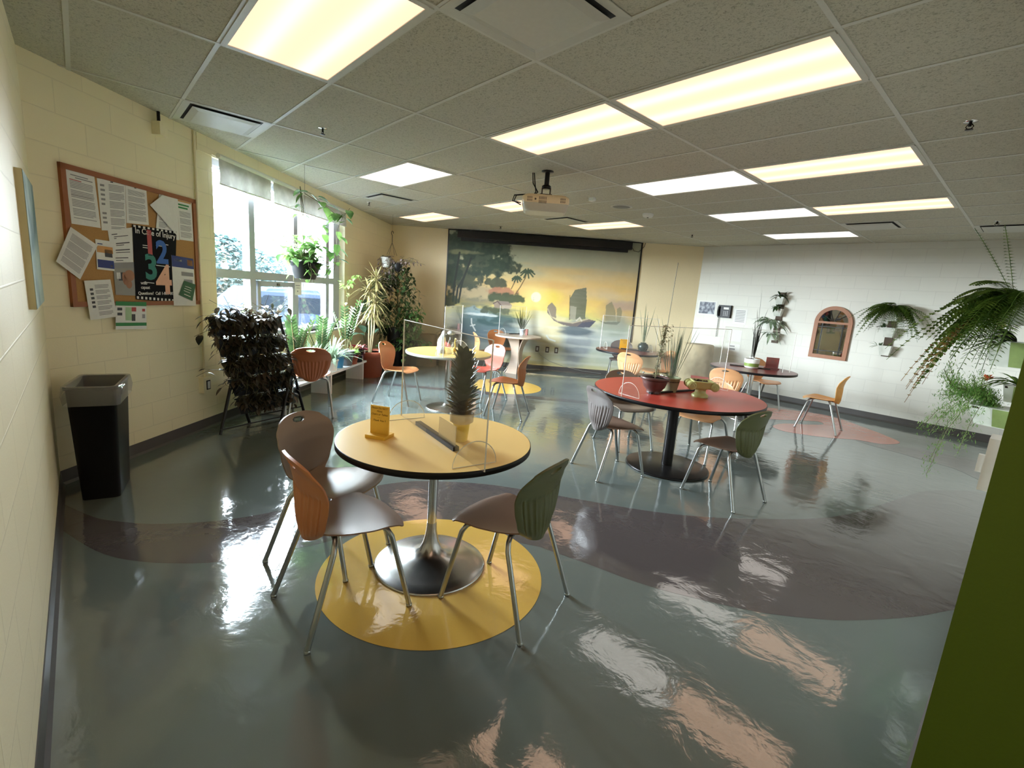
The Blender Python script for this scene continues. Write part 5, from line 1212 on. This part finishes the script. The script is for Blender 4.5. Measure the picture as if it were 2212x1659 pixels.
m_greyp = mat('grey_plastic_pot', lin((92, 96, 98)), .45); m_maroon = mat('maroon_pot', lin((96, 32, 44)), .35); m_redp = mat('red_pot', lin((190, 50, 44)), .4); m_bluep = mat('blue_pot', lin((60, 140, 190)), .35)
e = bpot(2.35, .30, 'arching zamioculcas with toothed dark fronds, leftmost on the window bench', .08, .11, .18, m_white); zz(e, .15, 9, .62, g_dark)
e = bpot(2.95, .33, 'zamioculcas with glossy upright fronds, middle of the window bench', .08, .11, .18, m_white); zz(e, .15, 9, .66, g_dark)
e = bpot(3.70, .36, 'tall zamioculcas with one long frond up the window, in a grey pot', .09, .12, .22, m_greyp); zz(e, .19, 7, .80, g_dark, .2)
e = bpot(2.62, .36, 'small red pot with narrow grey striped leaves on the window bench', .05, .075, .14, m_redp); bunch(e, 70, .50, .024, (.6, 1.45), g_grey, .11, .03, .35)
e = bpot(3.22, .36, 'spider plant with long pale striped leaves on the window bench', .07, .09, .15, m_white); bunch(e, 90, .56, .026, (.6, 1.5), g_grey, .12, .03, .55)
e = bpot(3.45, .36, 'small bright blue pot with dark sprigs on the window bench', .06, .085, .20, m_bluep); bunch(e, 20, .16, .04, (.3, 1.3), g_dark, .17)
e = bpot(3.98, .35, 'white striped grassy plant near the right end of the bench', .07, .09, .16, m_greyp); bunch(e, 50, .34, .02, (.5, 1.4), g_cream, .13, .03, .5)
e = bpot(3.88, .40, 'lime green and pink coleus with purple leaves in front on the bench', .06, .08, .13, m_terra, 'coleus'); bunch(e, 40, .11, .07, (-.1, 1.3), g_lite, .16, .06, .25, heart=.5); bunch(e, 14, .10, .06, (-.4, .6), leafmat('magenta_leaf', lin((110, 30, 60)), lin((190, 110, 150)), .4, .35, 12), .12, .08, .3, name='purple_leaves', heart=.5)
e = bpot(4.10, .38, 'black pot with dark red leafed plant on the bench end', .08, .10, .20, m_black); bunch(e, 26, .16, .06, (.2, 1.3), leafmat('dark_red_leaf', lin((60, 14, 22)), lin((120, 30, 40)), .35, .3, 10), .18, .05, .3, heart=.4)
e = bpot(4.24, .36, 'maroon pot with small pink leaved plant at the right end of the bench', .07, .095, .20, m_maroon); bunch(e, 20, .15, .05, (.1, .9), leafmat('pink_leaf', lin((190, 90, 110)), lin((226, 160, 170)), .4, .35, 10), .18, .05, .35)
b = MB(); P = [LW(4.14, BSH, .45), LW(4.14, BSH + .20, .45), LW(4.155, BSH + .235, .45), LW(4.19, BSH + .24, .45), LW(4.22, BSH + .22, .45), LW(4.235, BSH + .12, .45)]; b.tube(P, .011, 8)
tagit(b.build('garden_hook', m_white), 'white curved plastic hook standing in front of the maroon pot', 'hook')
# seedling on the sill at left
e = bpot(1.72, .02, 'young light green seedling on the window sill at the far left', .035, .045, .07, m_white, 'seedling', z=WZ0); b = MB(); b.tube([(0, 0, .05), (.02, .01, .3), (.05, .03, .42)], .004, 5); b.build('stem', m_stem, e)
b = MB()
for z, a in ((.15, 0), (.2, 2), (.26, 4), (.32, 1), (.38, 3), (.42, 5), (.18, 5), (.29, 2.6)): b.leaf(V(.02, .01, z), rdir(-.1, .5, a), .14, .11, droop=.3, heart=.8, seg=5)
b.build('foliage', g_lite, e)
# trailing nasturtium-like vine across the right bay
e = bpot(4.34, .05, 'bright green trailing vine climbing the right window frame', .05, .06, .10, m_white, 'climbing_vine', z=WZ0); O = V(*e.location); b, st = MB(), MB()
def rel(s_, z, off): return LW(s_, z, off) - O
vine(b, st, [rel(4.34, .9, .05), rel(4.1, 1.05, .18), rel(4.15, 1.3, .2), rel(4.05, 1.45, .2), rel(4.2, 1.52, .2), rel(4.42, 1.60, .2), rel(4.55, 1.68, .2)], .07, .06, .075)
vine(b, st, [rel(4.3, 1.45, .12), rel(4.45, 1.62, .15), rel(4.62, 1.66, .2)], .08, .07, .035); vine(b, st, [rel(4.0, 1.5, .15), rel(3.85, 1.53, .15)], .08, .07, .04)
b.build('foliage', g_lite, e); st.build('stem', m_stem, e)

# ------------------------------------------------------------------ terracotta pot with dried dracaena, and the plant corner
e = thing('potted_dracaena', 'cream-leaved dracaena on bare canes in a large terracotta floor pot', 'plant', (-5.36, 1.05, 0))
MB().lathe([(.17, 0), (.18, .02), (.235, .34), (.262, .345), (.27, .43), (.255, .435), (.24, .40)], n=48).build('pot', m_terra, e)
MB().lathe([(0, .40), (.242, .40), (.24, .37)], n=32).build('soil', m_soil, e)
b = MB(); tops = [(-.01, -.03, 1.42, .34, 46), (.05, .04, 1.22, .34, 50), (.0, .08, 1.58, .32, 50), (.03, .0, 1.05, .30, 40)]
for x, y, z, L, n in tops: b.tube([(x * .4 - .03, y * .4, .38), (x * 1.1, y * .9, (z + .4) / 2), (x, y, z)], .013, 7)
b.build('cane', m_cane, e)
b = MB()
for x, y, z, L, n in tops:
    for k in range(n): b.leaf(V(x, y, z + rnd(-.06, .06)), rdir(-.7, 1.3), L * rnd(.7, 1.1), .022, droop=rnd(.1, .7), seg=6, fold=.35)
b.build('foliage', g_cream, e)
e = thing('potted_ivy', 'small ivy in a pale pot standing inside the large terracotta pot', 'plant', (-5.22, 1.19, .40)); pot(e, .05, .065, .13, m_ventw, rim=.003, rh=.02); bunch(e, 26, .11, .06, (.1, 1.4), g_dark, .13, .05, .3, heart=.5)
e = thing('broad_leaf_plant', 'plant with broad pale green leaves behind the terracotta pot', 'plant', (-5.62, 1.12, 0)); pot(e, .12, .16, .30, m_greyp)
b = MB(); st = MB()
for d, L, z in ((V(.3, -.75, .35), .32, .62), (V(-.2, .7, .7), .26, .60), (V(.5, .3, .8), .24, .55), (V(-.6, -.2, .8), .28, .6)): st.tube([(0, 0, .26), d * .12 + V(0, 0, z)], .007, 6); b.leaf(d * .12 + V(0, 0, z), d, L, .17, droop=.4, seg=8)
b.build('foliage', leafmat('sea_green_leaf', lin((104, 150, 124)), lin((150, 186, 160)), .3, .35), e); st.build('stem', m_stem, e)
e = thing('monstera', 'tall plant with large dark hanging leaves against the left wall in the corner', 'plant', (-5.95, 1.50, 0)); pot(e, .14, .19, .34, m_black)
b = MB(); st = MB()
st.tube([(0, 0, .3), (.03, 0, .9), (-.02, .02, 1.5)], .012, 6)
LF = V(.62, -.78, 0)
for dx, z, L, W in ((.42, 1.25, .42, .26), (.18, 1.0, .3, .2), (-.1, 1.65, .34, .26), (-.32, 1.74, .38, .26), (.25, 1.62, .3, .2), (-.2, 1.2, .26, .2), (.05, 1.45, .3, .22), (.3, .9, .26, .18), (-.15, .75, .24, .16)):
    p = LF * dx + V(0, 0, z); st.tube([(0, 0, z - .1), p], .006, 5); b.leaf(p, (LF * (.5 if dx > 0 else -.6) + V(rnd(-.2, .2), rnd(-.2, .2), -.75)).normalized(), L, W, droop=.1, heart=.8, seg=8, fold=.15)
b.build('foliage', leafmat('black_green_broad_leaf', lin((24, 34, 22)), lin((52, 66, 40)), .25, .15), e); st.build('stem', m_stem, e)
# tall pothos mass
e = thing('pothos_column', 'dense tall mass of pothos vines on a black stand in the room corner', 'plant', (-6.10, 1.92, 0))
MB().lathe([(.16, 0), (.17, .02), (.15, .42), (.17, .5), (.19, .74), (.18, .75), (.17, .70)], n=32).build('stand_pot', m_black, e)
b, st = MB(), MB(); st.tube([(0, 0, .6), (0, 0, 1.9)], .012, 8)
for k in range(95):
    z = rnd(.75, 1.92); a = rnd(0, 2 * PI); R_ = .18 + .26 * math.sin(PI * min(1, (z - .5) / 1.45)) ; p = V(math.cos(a) * R_ * rnd(.2, .8), math.sin(a) * R_ * rnd(.2, .8), z)
    st.tube([(0, 0, z - .1), p], .003, 4, cap=False); vine(b, st, hang(p, rnd(.15, .5), .05, V(math.cos(a), math.sin(a), 0) * .08), rnd(.075, .11), .06, .055)
b.build('foliage', g_dark, e); st.build('stem', m_stem, e)
e = thing('pothos_trailing', 'glossy green pothos trailing down to the floor in front of the corner', 'plant', (-5.80, 2.05, 0)); pot(e, .12, .15, .55, m_black)
b, st = MB(), MB()
for k in range(46):
    a = rnd(0, 2 * PI); p = V(math.cos(a) * .1, math.sin(a) * .1, .55)
    if k < 22:
        q_ = p + V(rnd(-.15, .15), rnd(-.15, .15), rnd(.3, .75)); vine(b, st, [p, p.lerp(q_, .5) + V(.02, 0, 0), q_], .10, .075, .06)
    else: vine(b, st, hang(p, rnd(.2, .5), .05, V(math.cos(a), math.sin(a), 0) * .12), .10, .08, .07)
b.build('foliage', g_mid, e); st.build('stem', m_stem, e)
# hanging pots on one hook
hx2, hy2 = -5.95, 1.70
e = thing('hanging_planter', 'hanging planter with white and black pots and silvery purple vines in the corner', 'plant', (hx2, hy2, 2.05))
b = MB(); b.tube([(.0, 0, .345), (-.03, 0, .36), (-.04, 0, .39), (-.01, 0, .415), (.03, 0, .40), (.03, 0, .37)], .006, 6); b.tube([(0, 0, .345), (0, 0, .22)], .006, 6)
for k in range(4): b.tube([(0, 0, .22), (.1 * math.cos(k * 1.6), .1 * math.sin(k * 1.6), .0)], .003, 4)
b.tube([(0, 0, .41), (0, 0, HC - 2.05)], .0012, 4); b.build('hanger_hook', m_blackm, e)
RT2 = RT
MB().lathe([(.055, 0), (.06, .01), (.088, .15), (.098, .155), (.098, .175), (.085, .175)], n=28, c=tuple(RT2 * -.10 + V(0, 0, -.22))).build('white_pot', m_white, e)
MB().lathe([(.05, 0), (.09, .04), (.10, .14), (.09, .15)], n=28, c=tuple(RT2 * .10 + V(0, 0, -.28))).build('black_pot', m_black, e)
b, st = MB(), MB()
for k in range(40):
    s_ = -1 if k % 2 else 1; c = RT2 * (.1 * s_) + V(0, 0, -.05 if s_ < 0 else -.14); a = rnd(0, 2 * PI)
    if s_ > 0 and k < 26: vine(b, st, [c, c + RT2 * .15 + V(rnd(-.1, .1), rnd(-.1, .1), rnd(0, .15)), c + RT2 * rnd(.2, .4) + V(rnd(-.1, .1), rnd(-.1, .1), rnd(-.05, .12))], .055, .035, .045, heart=.2)
    else: vine(b, st, hang(c, rnd(.25, .95) if s_ < 0 else rnd(.2, .4), .035, V(math.cos(a), math.sin(a), 0) * .07), .055, .035, .042, heart=.2)
b.build('foliage', leafmat('silver_purple_leaf', lin((92, 78, 72)), lin((176, 160, 160)), .3, .25, 20), e); st.build('stem', m_stem, e)
# wood plinths and grey basket plant by the mural
m_log = mat('weathered_wood', lin((138, 118, 92)), .85, bump=.7, bscale=14, var=.3)
def stump(x, y, r, h, lab, seed, m=m_log, name='log_stump'):
    random.seed(seed); b = MB(); rings = []; ph = [rnd(0, 6) for _ in range(6)]
    for k in range(9):
        z = h * k / 8; rings.append([V(math.cos(a) * q_, math.sin(a) * q_, z) for a in [2 * PI * i / 28 for i in range(28)] for q_ in [r * (1 + .07 * math.sin(3 * a + ph[0] + z) + .05 * math.sin(5 * a + ph[1] - 2 * z) + .03 * math.sin(9 * a + ph[2] + 3 * z)) * (1.08 - .12 * k / 8)]])
    rings.append([p * .9 + V(0, 0, h * .1 + .004) for p in rings[-1]]); loft(b, rings, 0, True, True, True); o = b.build(name, m); o.location = (x, y, 0); return tagit(o, lab, 'stump')
stump(-6.15, 2.62, .20, .62, 'tall brown wooden stump beside the corner plants', 3)
stump(-6.02, 3.02, .15, .46, 'short brown wooden stump under the grey pot by the mural', 5)
e = thing('potted_spiky_plant', 'dark spiky drooping plant in a grey-brown pot on the short stump', 'plant', (-6.02, 3.02, .466)); pot(e, .09, .13, .24, mat('grey_brown_pot', lin((96, 82, 74)), .6)); bunch(e, 44, .34, .018, (.1, 1.5), leafmat('dark_bronze_grass', lin((44, 36, 24)), lin((92, 76, 48)), .5, .2), .22, .04, .9)
random.seed(21)
stump(-2.30, 6.28, .27, .86, 'large pale carved log stump in the corner right of the mural', 11, mat('pale_carved_wood', lin((182, 166, 134)), .85, bump=1., bscale=7, var=.4))
random.seed(33)

# ------------------------------------------------------------------ wall planters
m_potw = leafmat('glazed_white_planter', lin((196, 200, 190)), lin((228, 230, 222)), .3, 0, 6)
m_plank = mat('planter_back_plank', lin((74, 58, 44)), .7, bscale=12, var=.25)
def sqpot(b, c, w0, w1, h, d, mi=0):      # tapered half-square pot against a wall facing -y
    x, y, z = c
    rings = [[V(x - w0 / 2, y, z), V(x - w0 / 2, y - d * .7, z), V(x + w0 / 2, y - d * .7, z), V(x + w0 / 2, y, z)][::-1],
             [V(x - w1 / 2, y, z + h), V(x - w1 / 2, y - d, z + h), V(x + w1 / 2, y - d, z + h), V(x + w1 / 2, y, z + h)][::-1]]
    rings.append([V(p.x * .94 + x * .06, p.y * .94 + (y - d / 2) * .06, p.z) for p in rings[1]]); rings.append([p - V(0, 0, .02) for p in rings[2]])
    loft(b, rings, mi, True, True, False)
e = thing('wall_planter', 'vertical wall planter with four trailing plants left of the arched mirror', 'planter', (-1.20, YB, 1.05), 0, 'vertical planters on the back wall')
b = MB(); b.box((0, -.015, .42), (.10, .03, .90)); b.build('back_plank', m_plank, e)
for k, (z, L, hg) in enumerate(((.02, .16, 1), (.24, .2, 1), (.45, .13, 0), (.66, .12, 0))):
    b = MB(); sqpot(b, (0, -.03, z), .10, .15, .13, .13); b.build('pot', m_potw, e)
bunch(e, 22, .17, .05, (-.2, 1.0), g_dark, .80, .03, .6, name='top_foliage')
f = bunch(e, 16, .13, .045, (-.3, 1.0), g_dark, .62, .04, .6, name='middle_foliage'); f.location = (-.03, -.1, 0)
f = bunch(e, 26, .30, .07, (-.2, .9), g_grey, .35, .04, .7, name='lower_foliage'); f.location = (-.1, -.12, 0)
f = bunch(e, 14, .2, .06, (-.6, .5), g_grey, .14, .04, .6, name='bottom_foliage'); f.location = (-.05, -.12, 0)
for nm in ('top_foliage',): [setattr(o, 'location', (0, -.1, 0)) for o in bpy.data.objects if o.name == nm]
def frond(b, p, d, L, m_w=.05, droop=.6, n=26, mi=0):
    d = d.normalized(); sd = d.cross(V(0, 0, 1)).normalized(); pr = None
    pts = [p + d * L * t - V(0, 0, 1) * droop * L * t * t for t in [i / n for i in range(n + 1)]]
    b.tube(pts[::3] + ([pts[-1]] if n % 3 else []), .0018, 3, mi, False)
    for i in range(1, n):
        t = i / n; w_ = m_w * math.sin(PI * (t * .9 + .08)) ** .7; tg = (pts[i + 1] - pts[i]).normalized()
        for s_ in (-1, 1): b.leaf(pts[i], (sd * s_ + tg * .35 + V(0, 0, -.15)).normalized(), w_, L / n * 1.25, droop=.1, seg=2, mi=mi)
e = thing('wall_planter', 'vertical wall planter topped by a boston fern right of the arched mirror', 'planter', (.43, YB, 1.03), 0, 'vertical planters on the back wall')
b = MB(); b.box((0, -.015, .35), (.10, .03, .74)); b.build('back_plank', m_plank, e)
for z in (.0, .28, .53): b = MB(); sqpot(b, (0, -.03, z), .11, .16, .15, .13); b.build('pot', m_potw, e)
b = MB()
for k in range(70):
    a = rnd(-PI, 0); d = V(math.cos(a), math.sin(a) * .8, rnd(.2, 1.1)); frond(b, V(rnd(-.03, .03), -.1, .70), d, rnd(.30, .55), .055, rnd(.7, 1.5), 20)
for a in (-.25, -.5, -2.9): frond(b, V(0, -.1, .7), V(math.cos(a), math.sin(a), .5), .62, .03, .75, 20)
b.build('fern_fronds', g_fern, e)
f = bunch(e, 12, .12, .04, (-.1, 1), g_dark, .42, .04, .3, name='middle_foliage'); f.location = (-.08, -.1, 0)
f = bunch(e, 10, .13, .03, (-.2, 1), g_grey, .14, .04, .3, name='bottom_foliage'); f.location = (-.08, -.1, 0)

# column of pots on the right wall, near the camera
def RW(u, v, y): return V(*onp(u, v, 0, 1, y))
yc = 1.75
def rwpot(u0, v0, u1, v1, lab, name, tone='green'):
    a = RW(u0, v0, yc); c = RW(u1, v1, yc); w_ = (XR - .004 - a.x); h = a.z - c.z
    e = thing(name, lab, 'plant', (XR - .004, yc, c.z), 0, 'pots hung on the right wall by the green corner')
    d = w_; b = MB()
    b.hexa([V(0, -d * .55, 0), V(0, d * .55, 0), V(-d * .8, d * .3, 0), V(-d * .8, -d * .3, 0)], [V(0, -d * .62, h), V(0, d * .62, h), V(-d, d * .35, h), V(-d, -d * .35, h)])
    b.build('pot', [m_potw], e)
    b = MB(); b.hexa([V(-.002, -d * .552, .004), V(-.002, -d * .552, .004) + V(-d * .42, d * .11, 0), V(-.002 - d * .42, -d * .452, .004), V(-.002, -d * .562, .004)], [V(-.002, -d * .622, h - .004), V(-d * .5, -d * .5, h - .004), V(-d * .5, -d * .51, h - .004), V(-.002, -d * .632, h - .004)]); b.build('green_tint_side', mat('green_wall_tint', lin((128, 146, 88)), .35, var=.2, bscale=30), e)  # tint of the green wall over the white pot, put on as a coloured face
    MB().box((-d * .5, 0, h - .012), (d * .8, d * .8, .012)).build('soil', m_soil, e)
    return e, w_, h
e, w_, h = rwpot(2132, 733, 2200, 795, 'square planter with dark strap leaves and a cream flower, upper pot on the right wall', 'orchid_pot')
b = MB()
for k in range(34):
    a = rnd(PI * .55, PI * 1.5); b.leaf(V(-w_ * .4, 0, h), V(math.cos(a), math.sin(a), rnd(.1, 1.2)).normalized(), rnd(.18, .34), .028, droop=rnd(.3, .7), seg=7)
b.build('foliage', leafmat('dark_strap_leaf', lin((36, 46, 28)), lin((84, 96, 60)), .35, .2), e)
b = MB()
for k in range(14): b.leaf(V(-w_ * .75, -.05, h + .10) + rdir(-1, 1.2) * .012, rdir(-1, 1.3), .035, .03, droop=0, seg=3, fold=.5)
b.build('cream_flower', mat('cream_petal', lin((232, 224, 150)), .5), e)
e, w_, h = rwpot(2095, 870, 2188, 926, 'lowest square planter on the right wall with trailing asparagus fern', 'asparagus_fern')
b = MB(); st = MB()
def needles(P, n, L, sp):
    for k in range(n):
        t = rnd(0, 1) * (len(P) - 1); i = min(len(P) - 2, int(t)); p = P[i].lerp(P[i + 1], t - i); q_ = p + rdir(-1, 1) * sp * random.random()
        d = rdir(-1.2, 1.2); b.leaf(q_, d, L * rnd(.6, 1.2), .0048, droop=0, seg=2, fold=0)
for k in range(20):
    dx = -rnd(.08, .30); dy = rnd(-.25, .2); dz = rnd(-.55, .2) if k > 5 else rnd(.0, .3)
    P = [V(-w_ * .5, 0, h), V(-w_ * .5 + dx * .4, dy * .4, h + .08), V(-w_ * .5 + dx * .8, dy * .8, h + .02 + dz * .4), V(-w_ * .5 + dx, dy, h + dz)]
    st.tube(P, .0015, 4); needles(P, 330, .028, .06)
b.build('foliage', g_asp, e); st.build('stem', m_stem, e)
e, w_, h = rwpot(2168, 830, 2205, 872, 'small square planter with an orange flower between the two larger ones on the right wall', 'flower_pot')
b = MB()
for k in range(18):
    a = rnd(PI * .6, PI * 1.45); b.leaf(V(-w_ * .3, 0, h), V(math.cos(a), math.sin(a), rnd(.2, 1.2)).normalized(), rnd(.12, .24), .022, droop=rnd(.3, .7), seg=6)
b.build('foliage', g_fern, e)
b = MB()
for k in range(12): b.leaf(V(-.17, -.05, h + .03) + rdir(-1, 1.2) * .01, rdir(-1, 1.3), .028, .022, droop=0, seg=3, fold=.5)
b.build('orange_flower', mat('orange_petal', lin((206, 108, 70)), .5), e)
e = thing('boston_fern', 'large boston fern with drooping fronds high on the right wall', 'plant', (XR - .12, yc, 1.70), 0)
b = MB(); b.box((.055, 0, .0), (.12, .03, .02)); b.build('bracket', m_blackm, e)
MB().lathe([(.06, -.13), (.065, -.125), (.10, .0), (.10, .01)], n=28).build('pot', m_potw, e)
b = MB()
for k in range(120):
    a = rnd(PI * .5, PI * 1.5); d = V(math.cos(a), math.sin(a), rnd(-.1, 1.3)); frond(b, V(rnd(-.05, .03), rnd(-.08, .08), .02), d, rnd(.26, .44), .06, rnd(.6, 1.5), 26)
for a, z, L, dr in ((PI * 1.0, 1.9, .55, .1), (PI * 1.3, 2.4, .5, .08), (PI * .95, .3, .62, .9), (PI * 1.1, .1, .55, .9)): frond(b, V(-.03, 0, .02), V(math.cos(a), math.sin(a), z), L, .03, dr, 24)
b.build('fern_fronds', g_fern, e)
b = MB()
for k in range(10): a = rnd(PI * .7, PI * 1.3); frond(b, V(-.08, rnd(-.1, .1), -.02), V(math.cos(a), math.sin(a) * .6, rnd(-.4, .1)), rnd(.3, .42), .03, 1.3, 20)
b.build('dried_fronds', g_brownleaf, e)
